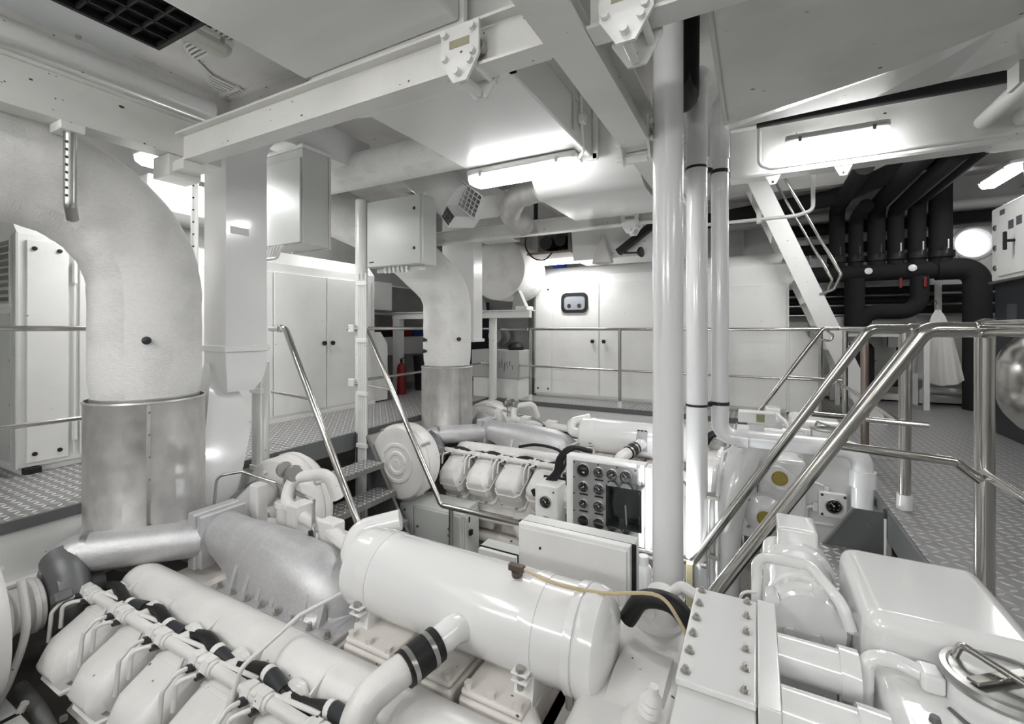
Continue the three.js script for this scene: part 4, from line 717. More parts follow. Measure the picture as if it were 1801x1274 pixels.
  obj('drop_pipe', sweep(pathPoints([[-0.985, -0.045, 1.22], [-1.02, -0.06, 1.1], [-1.05, -0.08, 0.99], [-1.05, -0.5, 0.9]], 0.09, 8), 0.05, 20), cream, T);
  obj('coupling', rod([-0.968, -0.033, 1.262], [-1.008, -0.058, 1.14], 0.058, 22), rubber, T, 'black rubber sleeve');
  for (const k of [0.2, 0.78]) obj('hose_clamp', rod([-0.968 - 0.04 * k, -0.033 - 0.025 * k, 1.262 - 0.122 * k], [-0.973 - 0.04 * k, -0.036 - 0.025 * k, 1.247 - 0.122 * k], 0.0605, 22), brushed, T);
  obj('inlet_pipe', [pipe([[-1.57, -0.02, 1.52], [-1.68, -0.02, 1.52], [-1.72, 0.06, 1.62], [-1.56, 0.1, 1.74]], 0.05, 0.07, 20)], gloss, T);
  obj('water_pipe', [pipe([[-1.69, 0.0, 1.56], [-1.98, -0.01, 1.66], [-2.3, -0.03, 1.74], [-2.5, 0.0, 1.78], [-2.52, 0.13, 1.84], [-2.32, 0.16, 1.94], [-2.28, 0.0, 1.98]], 0.036, 0.07, 16), box(-2.02, -1.9, -0.08, 0.05, 1.62, 1.7, 0.012), box(-2.36, -2.27, -0.14, 0.05, 1.68, 1.8, 0.012)], cream, T);
  obj('vent_pipe', pipe([[-1.52, -0.1, 1.4], [-1.53, -0.06, 1.38], [-1.6, -0.09, 1.2], [-1.62, -0.16, 0.98], [-1.64, -0.3, 0.95]], 0.0085, 0.04, 8), cream, T);
  // flywheel end
  obj('flywheel_housing', [lathe([[0, 0.5], [0.04, 0.56], [0.2, 0.56], [0.24, 0.48]], [-0.45, -0.62, 1.5], [1, 0, 0], 40), box(-0.5, -0.2, -0.25, -0.08, 1.12, 1.9, 0.05)], cream, t);
  obj('breather_plug', [lathe([[0, 0.07], [0.03, 0.055], [0.05, 0.05]], [-0.28, -0.09, 1.33], [0.2, 1, -0.1], 20), lathe([[0.05, 0.028], [0.06, 0.034], [0.07, 0.026], [0.08, 0.032], [0.09, 0.024], [0.1, 0.03], [0.12, 0.015], [0.14, 0.012]], [-0.28, -0.09, 1.33], [0.2, 1, -0.1], 14)], cream, t);
  obj('hose', smooth([[-0.42, -0.02, 1.68], [-0.36, 0.07, 1.68], [-0.26, 0.08, 1.68], [-0.19, 0.0, 1.68], [-0.17, -0.12, 1.68]], 0.032, 12, 30), rubber, t, 'black arched hose');
  obj('coolant_pump', [lathe([[0, 0.09], [0.05, 0.09], [0.06, 0.075], [0.12, 0.07], [0.13, 0.03]], [-0.34, -0.08, 1.82], [0.3, 0.9, -0.2], 24), bolt([-0.34, 0.0, 1.72], [0, 0.4, -1], 0.016, 0.02), pipe([[-0.3, 0.02, 1.84], [-0.25, 0.07, 1.84], [-0.16, 0.05, 1.8]], 0.02, 0.03, 10)], cream, t);
  obj('corrugated_hose', smooth([[-0.66, -0.22, 1.34], [-0.58, -0.2, 1.24], [-0.46, -0.25, 1.14], [-0.38, -0.36, 1.06], [-0.36, -0.5, 1.02]], 0.036, 12, 30), cream, t);
}
// ---------------------------------------------------------------- heat exchanger, oil cooler and gearbox
const X1 = thing('heat_exchanger', 'bolted white water box at the bottom right of the near engine', 'heat exchanger', 'water boxes');
{
  const t = X1;
  obj('body', [box(-0.17, 0.0, -0.3, 0.18, 1.0, 1.6, 0.006), box(-0.18, 0.004, -0.5, 0.08, 0.9, 1.16, 0.01)], gloss, t);
  obj('cover_plate', box(-0.175, 0.0, 0.181, 0.2, 1.17, 1.61, 0.004), gloss, t);
  obj('rim', [box(0.003, 0.05, -0.3, 0.215, 1.15, 1.6, 0.004), box(0.01, 0.075, -0.4, 0.12, 0.9, 1.166, 0.004)], gloss, t);
  for (let i = 0; i < 6; i++) for (const u of [-0.155, -0.025]) obj('stud', [bolt([u, 0.2, 1.2 + i * 0.078], [0, 1, 0], 0.0095, 0.01), lathe([[0, 0.013], [0.002, 0.013]], [u, 0.2, 1.2 + i * 0.078], [0, 1, 0], 12), rod([u, 0.2, 1.2 + i * 0.078], [u, 0.216, 1.2 + i * 0.078], 0.005, 8)], boltSteel, t);
  obj('coolant_pipe', [rod([0.05, 0.175, 1.42], [0.22, 0.175, 1.42], 0.05, 24)], gloss, t); obj('coolant_pipe', [rod([0.05, 0.185, 1.2], [0.24, 0.185, 1.2], 0.05, 24)], gloss, t);
  objs('pipe_collar', [rod([0.185, 0.175, 1.42], [0.225, 0.175, 1.42], 0.06, 24), rod([0.19, 0.185, 1.2], [0.245, 0.185, 1.2], 0.06, 24)], gloss, t);
  obj('elbow', pipe([[-0.3, -0.2, 1.1], [-0.28, -0.02, 1.08], [-0.17, -0.02, 1.05]], 0.022, 0.06, 12), gloss, t);
  obj('expansion_bottle', lathe([[0, 0.02], [-0.02, 0.055], [-0.06, 0.075], [-0.4, 0.075]], [0.13, 0.09, 1.31], [0, 1, 0], 26), gloss, t);
}
const O1 = thing('oil_cooler', 'rounded white oil cooler cylinder between the right handrail and gearbox', 'oil cooler', 'oil coolers');
{
  const t = O1;
  obj('shell', lathe([[0, 0.08], [0.01, 0.11], [0.03, 0.112], [0.04, 0.1], [0.1, 0.1], [0.105, 0.108], [0.13, 0.108], [0.135, 0.1], [0.3, 0.1], [0.31, 0.11], [0.36, 0.11], [0.37, 0.085], [0.46, 0.075]], [0.14, 0.145, 1.66], [0, 0, 1], 36, 0.5), gloss, t);
  obj('end_cover', [lathe([[0, 0.1], [-0.015, 0.095], [-0.02, 0.001]], [0.14, 0.145, 1.66], [0, 0, 1], 32)], gloss, t);
  for (const a of [0.3, 1.3, 2.6, 3.6, 4.6, 5.6]) obj('lug', lathe([[-0.022, 0.02], [0.03, 0.02]], [0.14 + Math.cos(a) * 0.112, 0.145 + Math.sin(a) * 0.112, 1.66], [0, 0, 1], 14), gloss, t);
  for (const u of [0.09, 0.16]) obj('plug', bolt([u, 0.12, 1.64], [0, 0, -1], 0.015, 0.012), gloss, t);
  obj('head_box', [box(0.07, 0.2, 0.2, 0.3, 2.0, 2.16, 0.012), box(0.02, 0.24, -0.1, 0.2, 2.02, 2.2, 0.05)], gloss, t);
  obj('loop_pipe', pipe([[0.0, -0.2, 1.72], [0.0, 0.27, 1.78], [0.15, 0.3, 1.72], [0.215, 0.26, 1.6], [0.235, 0.2, 1.58]], 0.0165, 0.05, 12), gloss, t);
  obj('sensor_wire', smooth([[-0.02, 0.05, 1.74], [-0.05, 0.1, 1.74], [-0.04, 0.15, 1.74], [0.0, 0.16, 1.75]], 0.005, 6, 16), white, t);
  obj('bracket', [box(0.05, 0.23, -0.6, 0.03, 1.8, 1.86)], white, t);
}
const GB = thing('gearbox', 'glossy white gearbox with filler cap in the lower right corner', 'gearbox', 'gearboxes');
{
  const t = GB;
  obj('casing', [box(0.25, 0.61, -1.1, 0.3, 1.5, 1.95, 0.045), box(0.26, 0.645, -1.1, 0.2, 0.85, 1.52, 0.04)], gloss, t);
  obj('shaft_flange', [lathe([[0, 0.25], [0.09, 0.25]], [-0.18, -0.62, 1.5], [1, 0, 0], 30), rod([-0.18, -0.62, 1.5], [0.27, -0.62, 1.5], 0.18, 26)], cream, t);
  const c = obj('filler_neck', lathe([[0, 0.1], [0.05, 0.098], [0.052, 0.09]], [0.485, 0.2, 1.41], [0, 1, 0], 36), gloss, t);
  obj('filler_cap', lathe([[0.05, 0.105], [0.06, 0.11], [0.072, 0.106], [0.074, 0.095], [0.07, 0.09], [0.07, 0.001]], [0.485, 0.2, 1.41], [0, 1, 0], 40), brushed, c, 'bright metal cap');
  obj('cap_handle', [pipe([[0.415, 0.268, 1.455], [0.425, 0.305, 1.45], [0.545, 0.28, 1.345], [0.555, 0.268, 1.335]], 0.008, 0.012, 8), boxAt([0.475, 0.278, 1.4], 0.15, 0.008, 0.025, 0.003, 0, 0.65, 0)], steel, c);
  obj('cap_chain', smooth([[0.38, 0.2, 1.36], [0.41, 0.206, 1.3], [0.47, 0.206, 1.27], [0.56, 0.206, 1.2], [0.63, 0.206, 1.16]], 0.005, 6, 20), greySteel, c);
  obj('oil_pipe', [pipe([[0.235, 0.1, 1.4], [0.24, 0.235, 1.42], [0.3, 0.235, 1.43], [0.36, 0.225, 1.42]], 0.018, 0.035, 12), box(0.34, 0.385, 0.2, 0.245, 1.39, 1.45, 0.01)], gloss, t);
  for (const [u, v] of [[0.3, 1.12], [0.34, 1.3], [0.42, 1.05]]) obj('plug', lathe([[0, 0.011], [0.012, 0.009]], [u, 0.2, v], [0, 1, 0], 10), greySteel, t);
}
for (const [dv, l] of [[0, 'near'], [2.92, 'far']]) { const t = thing('engine_foundation', 'white steel foundation rails under the ' + l + ' engine', 'foundation', 'engine foundations'); for (const v of [0.92, 2.08]) obj('rail', ibeam('u', v + dv, YF, -1.1, 0.24, -2.85, -0.5, 0.03, 0.03), under, t); for (const v of [0.92, 2.08]) obj('gearbox_rail', ibeam('u', v + dv, YF, -1.11, 0.2, 0.26, 0.62, 0.03, 0.03), under, t); }
// copies along the far engine
const E2 = copyThing(E1, 'marine_engine', 0, 2.92, 'far white diesel engine beyond the stair passage');
copyThing(X1, 'heat_exchanger', 0, 2.92, 'bolted white water box behind the white pillar on the far engine');
const O2 = copyThing(O1, 'oil_cooler', 0, 2.92, 'white oil cooler on the far gearbox under the horizontal pipe');
copyThing(GB, 'gearbox', 0, 2.92, 'white gearbox with round filler cap beyond the stair rails');

{ // rating label on the far coolant tank only (E2 carries the near engine's coordinates, shifted as a whole)
  const arc = u => { const o = []; for (let i = 0; i <= 8; i++) { const a = 0.75 - i / 8 * 1.2; o.push(P(u, -0.012 + Math.sin(a) * 0.1668, 1.5 - Math.cos(a) * 0.1668)); } return o; };
  obj('rating_label', ringLoft([arc(-0.98), arc(-0.88)], { closed: false, crease: 1 }), S({ color: '#a9abab', roughness: 0.4 }), E2, 'grey label strip');
  for (let i = 0; i < 3; i++) obj('label_mark', boxAt([-0.965 + i * 0.032, 0.1, 1.5 - 0.1262], 0.022, 0.022, 0.004, 0, 0.7, 0, 0), black, E2);
}
// ---------------------------------------------------------------- stairs into the pit
function stairs(label, u0, du, v0, v1, n) {   // du: run per tread (signed)
  const t = thing('steel_stairs', label, 'stairs');
  const dy = 1.5 / (n + 1), L = du * (n + 0.6), s = Math.sign(du);
  for (const v of [v0, v1 - 0.008]) obj('stringer', prism([[u0, -0.01], [u0 + s * 0.14, -0.01], [u0 + L + s * 0.2, -1.45], [u0 + L + s * 0.2, -1.5], [u0 + L - s * 0.02, -1.5], [u0, -0.36]], 'v', v, v + 0.008), greySteel, t);
  for (const v of [v0, v1 - 0.008]) obj('stringer_lip', boxAt([u0 + s * 0.14 + (L + s * 0.06) / 2, -0.73, v + 0.004], 0.012, Math.hypot(1.44, L + s * 0.06), 0.03, 0, 0, 0, Math.atan2(L + s * 0.06, 1.44)), stairSteel, t);
  for (let i = 1; i <= n; i++) {
    const u = u0 + du * i; const tr = obj('tread', box(u - 0.0, u + s * 0.23, -dy * i - 0.006, -dy * i, v0 + 0.009, v1 - 0.009), plate, t);
    obj('nosing', box(u + s * 0.223, u + s * 0.23, -dy * i - 0.05, -dy * i - 0.0061, v0 + 0.009, v1 - 0.009), stairSteel, tr);
  }
  obj('stringer_bolt', bolt([u0 + s * 0.07, -0.1, v1 - 0.008], [0, 0, -1], 0.012, 0.008), boltSteel, t);
}
stairs('left steel stairs descending between the two engines', -3.565, 0.148, 2.48, 3.33, 5);
stairs('right steel stairs descending from the right deck between the engines', 0.645, -0.148, 2.62, 3.33, 5);
// ---------------------------------------------------------------- rails
function railing(label, runs, posts, extra) {
  const t = thing('handrail', label, 'railing');
  for (const [name, pts, r, bend] of runs) obj(name, pipe(pts, r, bend, 14, 6), steel, t);
  for (const [u, v, y0, y1, r] of posts) { obj('post', rod([u, y0 + (r < 0.031 ? 0.06 : 0.001), v], [u, y1, v], r, 16), steel, t); if (r < 0.031) obj('post_foot', lathe([[0, r * 1.35], [0.085, r * 1.3]], [u, y0, v], [0, 1, 0], 16), white, t); }
  if (extra) extra(t);
}
const knuckle = (t, p, d, r) => obj('coupling', lathe([[-0.03, r], [-0.02, r * 1.25], [0.02, r * 1.25], [0.03, r]], p, d, 16), steel, t);
railing('steel railing of the left walkway running behind the near exhaust', [['top_rail', [[-3.78, 1.05, -2.1], [-3.78, 1.05, 1.4]], 0.017, 0], ['mid_rail', [[-3.78, 0.5, -2.1], [-3.78, 0.48, 1.4]], 0.014, 0]], [[-3.78, -0.6, 0, 1.05, 0.017], [-3.78, 1.4, 0, 1.05, 0.017]]);
railing('steel stair rail left of the left stairs', [['stair_rail', [[-3.62, 1.05, 2.44], [-3.43, 1.05, 2.44], [-2.48, -0.6, 2.44], [-2.44, -1.4, 2.44]], 0.026, 0.06], ['mid_rail', [[-3.6, 0.52, 2.44], [-3.11, 0.49, 2.44]], 0.014, 0]], [[-2.44, 2.44, YF, -1.38, 0.026]], t => knuckle(t, [-3.5, 1.05, 2.44], [1, 0, 0], 0.026));
railing('steel stair rail bending into the passage rail before the far engine', [['stair_rail', [[-3.68, 1.05, 3.32], [-3.45, 1.05, 3.34], [-2.53, -0.56, 3.36], [-1.5, -0.56, 3.36], [-0.3, -0.56, 3.36]], 0.024, 0.07], ['mid_rail', [[-3.66, 0.5, 3.32], [-3.13, 0.46, 3.345]], 0.014, 0]], [[-2.42, 3.36, YF, -0.56, 0.022], [-0.95, 3.36, YF, -0.56, 0.022]], t => { for (const y of [1.05, 0.5]) obj('rail_clamp', box(-3.66, -3.58, y - 0.04, y + 0.04, 3.3, 3.35, 0.008), white, t); });
railing('steel railing of the left walkway beside the far exhaust', [['top_rail', [[-3.7, 1.05, 3.47], [-3.7, 1.05, 5.9], [-3.5, 1.04, 6.02], [-2.96, 1.04, 6.02]], 0.02, 0.1], ['mid_rail', [[-3.7, 0.5, 3.47], [-3.7, 0.52, 5.9], [-3.5, 0.52, 6.02], [-2.96, 0.5, 6.02]], 0.015, 0.1]], [[-3.7, 5.2, 0, 1.05, 0.018]]);
railing('steel railing in front of the far generator enclosure', [['top_rail', [[-2.92, 1.04, 6.02], [0.62, 1.04, 6.02]], 0.02, 0], ['mid_rail', [[-2.92, 0.5, 6.02], [0.62, 0.48, 6.02]], 0.014, 0]], [[-2.92, 6.02, 0, 1.04, 0.022], [-1.6, 6.02, 0, 1.04, 0.022], [-0.4, 6.02, 0, 1.04, 0.022], [0.62, 6.02, 0, 1.04, 0.022]]);
railing('thin steel rail descending beyond the far gearbox', [['stair_rail', [[0.8, 1.05, 5.62], [0.6, 1.05, 5.62], [-0.3, -0.35, 5.62]], 0.022, 0.05], ['rail_loop', [[0.62, 1.04, 5.63], [0.69, 0.98, 5.63], [0.66, 0.92, 5.63], [0.58, 0.94, 5.63]], 0.012, 0.03]], [], t => obj('mid_rail', rod([0.3, 0.55, 5.62], [0.8, 0.52, 5.62], 0.014), steel, t));
railing('steel stair rail at the far side of the right stairs with passage rail end', [['stair_rail', [[0.86, 1.045, 3.44], [0.585, 1.045, 3.37], [-0.39, -0.56, 3.35]], 0.029, 0.06], ['mid_rail', [[0.3, 0.52, 3.37], [0.86, 0.5, 3.4]], 0.017, 0]], [[0.76, 3.42, 0, 1.03, 0.029]], t => { knuckle(t, [0.8, 1.045, 3.425], [1, 0, 0.2], 0.029); obj('end_tag', box(-0.42, -0.375, -0.83, -0.54, 3.28, 3.34, 0.006), S({ color: '#a39a7c', roughness: 0.5 }), t, 'khaki plate at the rail end'); });
railing('thick steel stair rail at the near side of the right stairs', [['stair_rail', [[0.78, 1.045, 2.45], [0.6, 1.045, 2.41], [-0.36, -0.52, 2.38], [-0.36, -1.44, 2.38]], 0.031, 0.06], ['mid_rail', [[0.3, 0.545, 2.41], [0.7, 0.52, 2.43], [0.77, 0.46, 2.42]], 0.018, 0.04]], [[-0.36, 2.38, YF, -1.43, 0.03]]);
railing('thick steel corner post and railing at the right edge', [['top_rail', [[0.79, 1.05, 2.48], [0.79, 1.05, -2.0]], 0.031, 0], ['mid_rail', [[0.79, 0.48, 2.46], [0.79, 0.48, -2.0]], 0.018, 0]], [[0.8, 2.49, 0, 1.04, 0.031], [0.79, 0.6, 0, 1.04, 0.031]], t => knuckle(t, [0.79, 1.05, 2.44], [0, 0, 1], 0.031));
railing('steel railing of the right deck along the far engine', [['top_rail', [[0.74, 1.045, 3.56], [0.74, 1.045, 5.5]], 0.022, 0], ['mid_rail', [[0.74, 0.5, 3.5], [0.74, 0.5, 5.5]], 0.016, 0]], [[0.76, 5.45, 0, 1.045, 0.024]], t => obj('post', rod([0.755, 0.0, 4.5], [0.755, 1.04, 4.5], 0.028, 16), copper, t, 'post with a brownish tone'));
// ---------------------------------------------------------------- pillar and pipes
single('pillar', rod([-0.41, YF, 2.5], [-0.41, YC, 2.5], 0.077, 32), pillarPaint, 'thick glossy white pillar in the middle right, floor to ceiling', 'pillar');
single('riser_pipe', pipe([[-0.365, YF, 3.4], [-0.365, 2.75, 3.4], [-0.365, 2.9, 3.6]], 0.07, 0.12, 26), pillarPaint, 'white vertical pipe just right of the thick pillar', 'pipe');
{
  const t = thing('bent_pipe', 'white pipe with elbows turning right above the far gearbox', 'pipe');
  obj('pipe_run', pipe([[-0.23, 2.85, 3.95], [-0.23, 2.62, 3.56], [-0.23, 0.285, 3.56], [0.585, 0.285, 3.56], [0.585, -0.9, 3.56]], 0.058, 0.1, 26), pillarPaint, t);
  objs('pipe_sleeve', [rod([-0.12, 0.285, 3.56], [-0.05, 0.285, 3.56], 0.067, 26), rod([0.585, 0.16, 3.56], [0.585, 0.06, 3.56], 0.072, 26), rod([-0.23, 2.25, 3.56], [-0.23, 2.5, 3.56], 0.066, 26)], pillarPaint, t);
  for (const y of [2.16, 0.52]) obj('pipe_clamp', [rod([-0.23, y - 0.012, 3.56], [-0.23, y + 0.012, 3.56], 0.063, 24), rod([-0.365, y - 0.008, 3.4], [-0.365, y + 0.008, 3.4], 0.074, 24), boxAt([-0.3, y, 3.47], 0.05, 0.03, 0.04, 0.004, 0, 0.8)], panelDark, t);
}
// ---------------------------------------------------------------- boxes in the passage
{
  const t = thing('control_cabinet', 'white switch cabinet behind the bent passage rail below the far drum', 'cabinet');
  obj('body', box(-3.1, -2.36, -1.25, -0.66, 3.46, 3.72, 0.006), boxGrey, t);
  obj('door', box(-3.095, -2.93, -1.18, -0.67, 3.44, 3.4595, 0.004), boxGrey, t); const d = obj('door', box(-2.915, -2.375, -1.24, -0.67, 3.44, 3.4595, 0.004), boxGrey, t);
  obj('top_lid', prism([[3.46, -0.659], [3.73, -0.659], [3.73, -0.625], [3.62, -0.625]], 'u', -3.09, -2.37), boxGrey, t);
  obj('side_panel', box(-2.359, -2.345, -1.2, -0.68, 3.48, 3.71, 0.004), boxGrey, t);
  obj('switch', [boxAt([-2.335, -0.84, 3.55], 0.03, 0.05, 0.04, 0.005), boxAt([-2.343, -0.72, 3.54], 0.006, 0.05, 0.02, 0)], black, t);
  for (const [u, y] of [[-3.03, -0.72], [-3.06, -0.8], [-2.87, -0.85], [-2.5, -0.8], [-2.5, -0.86]]) obj('button', lathe([[0, 0.014], [0.01, 0.012]], [u, y, 3.44], [0, 0, -1], 12), greySteel, d);
  obj('stand', [box(-3.05, -3.0, YF, -1.2, 3.5, 3.55), box(-2.45, -2.4, YF, -1.2, 3.5, 3.55)], white, t);
}
{
  const t = thing('junction_cabinet', 'large white flat cabinet standing behind the near coolant tank', 'cabinet');
  obj('body', box(-1.2, -0.55, -0.72, -0.06, 2.36, 2.46, 0.006), boxGrey, t); obj('gasket', box(-1.21, -0.54, -0.73, -0.055, 2.345, 2.3595, 0.004), rubber, t);
  obj('lid', [box(-1.19, -0.56, -0.71, -0.05, 2.3, 2.3445, 0.006), box(-1.175, -0.575, -0.7, -0.07, 2.29, 2.2995, 0.003)], cabinet, t);
  obj('stand', [box(-1.15, -1.1, YF, -0.72, 2.38, 2.43), box(-0.66, -0.61, YF, -0.72, 2.38, 2.43)], white, t);
  obj('lid_screw', lathe([[0, 0.008], [0.006, 0.007]], [-1.05, -0.16, 2.29], [0, 0, -1], 8), panelDark, t);
}
{
  const t = thing('junction_cabinet', 'small low white cabinet left of the large flat cabinet', 'cabinet');
  obj('body', box(-1.52, -1.25, -0.8, -0.3, 2.42, 2.52, 0.006), boxGrey, t); obj('lid', box(-1.515, -1.255, -0.79, -0.305, 2.385, 2.415, 0.006), cabinet, t); obj('gasket', box(-1.52, -1.25, -0.795, -0.3, 2.4152, 2.4198), rubber, t);
  obj('stand', box(-1.41, -1.36, YF, -0.8, 2.44, 2.49), white, t);
}
// ---------------------------------------------------------------- instrument panels of the far engine
function gauge(parent, c, r, mat) {
  const g = obj('gauge', lathe([[0, r], [0.012, r], [0.014, r * 0.86], [0.008, r * 0.84]], c, [0, 0, -1], 28), brushed, parent);
  obj('gauge_face', disc([c[0], c[1], c[2] - 0.0085], r * 0.85, [0, 0, -1]), mat, g);
}
{
  const t = thing('gauge_board', 'gauge panel with black dials and smoked box on the far engine', 'gauge panel');
  obj('cabinet', [box(-1.37, -0.74, -0.66, 0.02, 3.5, 3.6, 0.006)], cabinet, t);
  const p = obj('face_plate', box(-1.31, -0.8, -0.62, -0.015, 3.492, 3.4995), alu, t, 'brushed aluminium plate');
  const K = [-1.219, -1.093, -0.988, -0.88], Yg = [-0.083, -0.215, -0.35, -0.485];
  [[0, 0, dialCount, 0.058], [1, 0, dialTemp, 0.046], [2, 0, dialBar, 0.046], [3, 0, dialTemp, 0.05], [0, 1, dialBar, 0.046], [1, 1, dialTemp, 0.048], [0, 2, dialBar, 0.038], [1, 2, dialTemp, 0.048], [0, 3, dialBlank, 0.05], [1, 3, dialBlank, 0.05], [2, 3, dialTemp, 0.046], [3, 3, dialBar, 0.044]].forEach(([i, j, m, r]) => gauge(t, [K[i], Yg[j], 3.492], r, m));
  for (const [i, j] of [[1, 0], [2, 0], [0, 1], [1, 1], [0, 2], [1, 2]]) obj('label_strip', box(K[i] - 0.035, K[i] + 0.035, Yg[j] - 0.068, Yg[j] - 0.055, 3.49, 3.4919), black, p);
  for (const [u, y] of [[-1.3, -0.03], [-1.3, -0.15], [-1.3, -0.28], [-1.3, -0.42], [-1.1, -0.025], [-0.95, -0.025], [-0.81, -0.03]]) obj('screw', lathe([[0, 0.007], [0.004, 0.006]], [u, y, 3.492], [0, 0, -1], 8), panelDark, p);
  obj('side_channel', [box(-0.735, -0.7, -0.64, 0.01, 3.48, 3.6, 0.004), box(-0.78, -0.765, -0.62, 0.0, 3.47, 3.4915)], white, t);
  const b = obj('smoked_box', [box(-1.0, -0.735, -0.44, -0.425, 3.37, 3.488), box(-1.0, -0.735, -0.145, -0.13, 3.37, 3.488), box(-1.0, -0.985, -0.425, -0.145, 3.37, 3.488), box(-0.75, -0.735, -0.425, -0.145, 3.37, 3.488)], S({ color: '#3c3f41', roughness: 0.12, transmission: 0.3, thickness: 0 }), t, 'smoked clear cover');
  obj('cover_pane', box(-1.0, -0.735, -0.44, -0.13, 3.364, 3.3695), S({ color: '#c4c6c7', roughness: 0.02, transmission: 1, thickness: 0 }), b);
  obj('cover_back', box(-0.984, -0.751, -0.424, -0.146, 3.4895, 3.4915), S({ color: '#55585a', roughness: 0.4 }), b);
  obj('round_instrument', [lathe([[0, 0.125], [0.05, 0.122], [0.056, 0.1], [0.045, 0.095], [0.045, 0.001]], [-0.868, -0.285, 3.488], [0, 0, -1], 36)], panelDark, t);
  obj('pointer', boxAt([-0.865, -0.36, 3.43], 0.01, 0.16, 0.006, 0, 0, 0, 0.06), cloth, t);
  obj('bracket', [box(-1.3, -1.24, -1.15, -0.66, 3.52, 3.57), box(-0.86, -0.8, -1.15, -0.66, 3.52, 3.57), box(-1.33, -0.77, -1.2, -1.15, 3.5, 3.75)], white, t);
}
{
  const t = thing('instrument_box', 'narrow white gauge box left of the gauge panel', 'gauge box');
  obj('body', box(-1.69, -1.48, -0.95, -0.29, 3.57, 3.78, 0.015), cabinet, t); obj('back_plate', box(-1.7, -1.47, -0.96, -0.28, 3.781, 3.8, 0.003), rubber, t);
  gauge(t, [-1.585, -0.43, 3.57], 0.052, dialTemp); gauge(t, [-1.58, -0.6, 3.57], 0.052, dialBlank);
  obj('screw', [lathe([[0, 0.009], [0.005, 0.008]], [-1.515, -0.34, 3.57], [0, 0, -1], 8)], greySteel, t);
  obj('connector', [boxAt([-1.71, -0.38, 3.6], 0.03, 0.06, 0.03, 0.004, 0, 0, 0.5)], black, t);
  obj('stand', [box(-1.66, -1.6, YF, -0.95, 3.6, 3.66), box(-1.56, -1.5, YF, -0.95, 3.6, 3.66)], white, t);
}
{
  const t = thing('cable_loom', 'thick black cable loom arching down to the gauge box', 'cables');
  for (const o of [0, 0.02, -0.02]) obj('cable', smooth([[-1.25 + o, 0.0, 3.75], [-1.4 + o, 0.02, 3.72], [-1.5 + o, -0.08, 3.7], [-1.53 + o, -0.2, 3.7], [-1.62 + o, -0.3, 3.72]], 0.018, 8, 24), black, t);
  obj('cable', smooth([[-2.05, -0.11, 3.98], [-1.85, -0.06, 3.95], [-1.6, -0.08, 3.92], [-1.5, -0.14, 3.82], [-1.56, -0.29, 3.72]], 0.014, 8, 30), black, t);
}
{
  const t = thing('work_lamp', 'bright work lamp in the passage behind the thick pillar', 'lamp');
  obj('tube', rod([-0.56, -0.45, 3.2], [-0.56, -0.15, 3.2], 0.018, 14), glow(6), t); obj('cap', [rod([-0.56, -0.15, 3.2], [-0.56, -0.09, 3.2], 0.022, 14), rod([-0.56, -0.53, 3.2], [-0.56, -0.45, 3.2], 0.022, 14)], black, t);
  obj('stand', [rod([-0.56, YF, 3.2], [-0.56, -0.53, 3.2], 0.01, 10), lathe([[0, 0.1], [0.02, 0.1], [0.025, 0.02]], [-0.56, YF, 3.2], [0, 1, 0], 16)], black, t);
  const l = new THREE.PointLight('#f6fbff', 0.7); l.position.set(-0.56, -0.3, -3.2); l.castShadow = true; scene.add(l); l.name = 'work_lamp_light';
}
// ---------------------------------------------------------------- pumps and pipes at the far gearbox
single('cooling_pipe', sweep(new THREE.CatmullRomCurve3([[0.02, 0.12, 3.82], [-0.06, 0.16, 3.72], [-0.11, 0.02, 3.62], [-0.17, -0.2, 3.56], [-0.2, -0.45, 3.52], [-0.2, -0.9, 3.5], [-0.2, -1.45, 3.5]].map(A3)).getPoints(40), 0.105, 28), gloss, 'thick curved white pipe right of the pillar by the stair rail', 'pipe');
{
  const t = thing('raw_water_pump', 'white pump with brass-eyed covers beside the curved pipe', 'pump');
  obj('housing', [box(0.02, 0.3, -0.75, 0.14, 3.68, 3.95, 0.03), lathe([[0, 0.14], [0.05, 0.13], [0.08, 0.08], [0.09, 0.05]], [0.05, -0.24, 3.66], [0, 0, -1], 30)], gloss, t);
  const o = []; for (let i = 0; i < 40; i++) { const a = i / 40 * Math.PI * 2, c = Math.cos(a), s = Math.sin(a); const r = 0.078 + 0.045 * Math.pow(Math.abs(c), 6); o.push([0.14 + c * r * 1.0, 0.02 + s * 0.078 - 0.25 * c * 0.06]); }
  const f = obj('cover_flange', prism(o, 'v', 3.655, 3.63), gloss, t); for (const s of [-1, 1]) obj('stud', bolt([0.14 + s * 0.1, 0.02 - s * 0.016, 3.63], [0, 0, -1], 0.014, 0.014), panelDark, f);
  obj('sight_eye', lathe([[0, 0.05], [0.006, 0.05], [0.006, 0.044], [-0.004, 0.04], [-0.004, 0.001]], [0.14, 0.02, 3.629], [0, 0, -1], 28), brass, f, 'brass yellow centre');
  obj('sight_eye', lathe([[0, 0.05], [0.006, 0.05], [0.006, 0.044], [-0.004, 0.04], [-0.004, 0.001]], [0.05, -0.25, 3.569], [0, 0, -1], 28), brass, t);
  for (const [u, y] of [[-0.05, -0.15], [0.14, -0.15], [-0.05, -0.34]]) obj('stud', bolt([u, y, 3.62], [0, 0, -1], 0.014, 0.014), boltSteel, t);
}
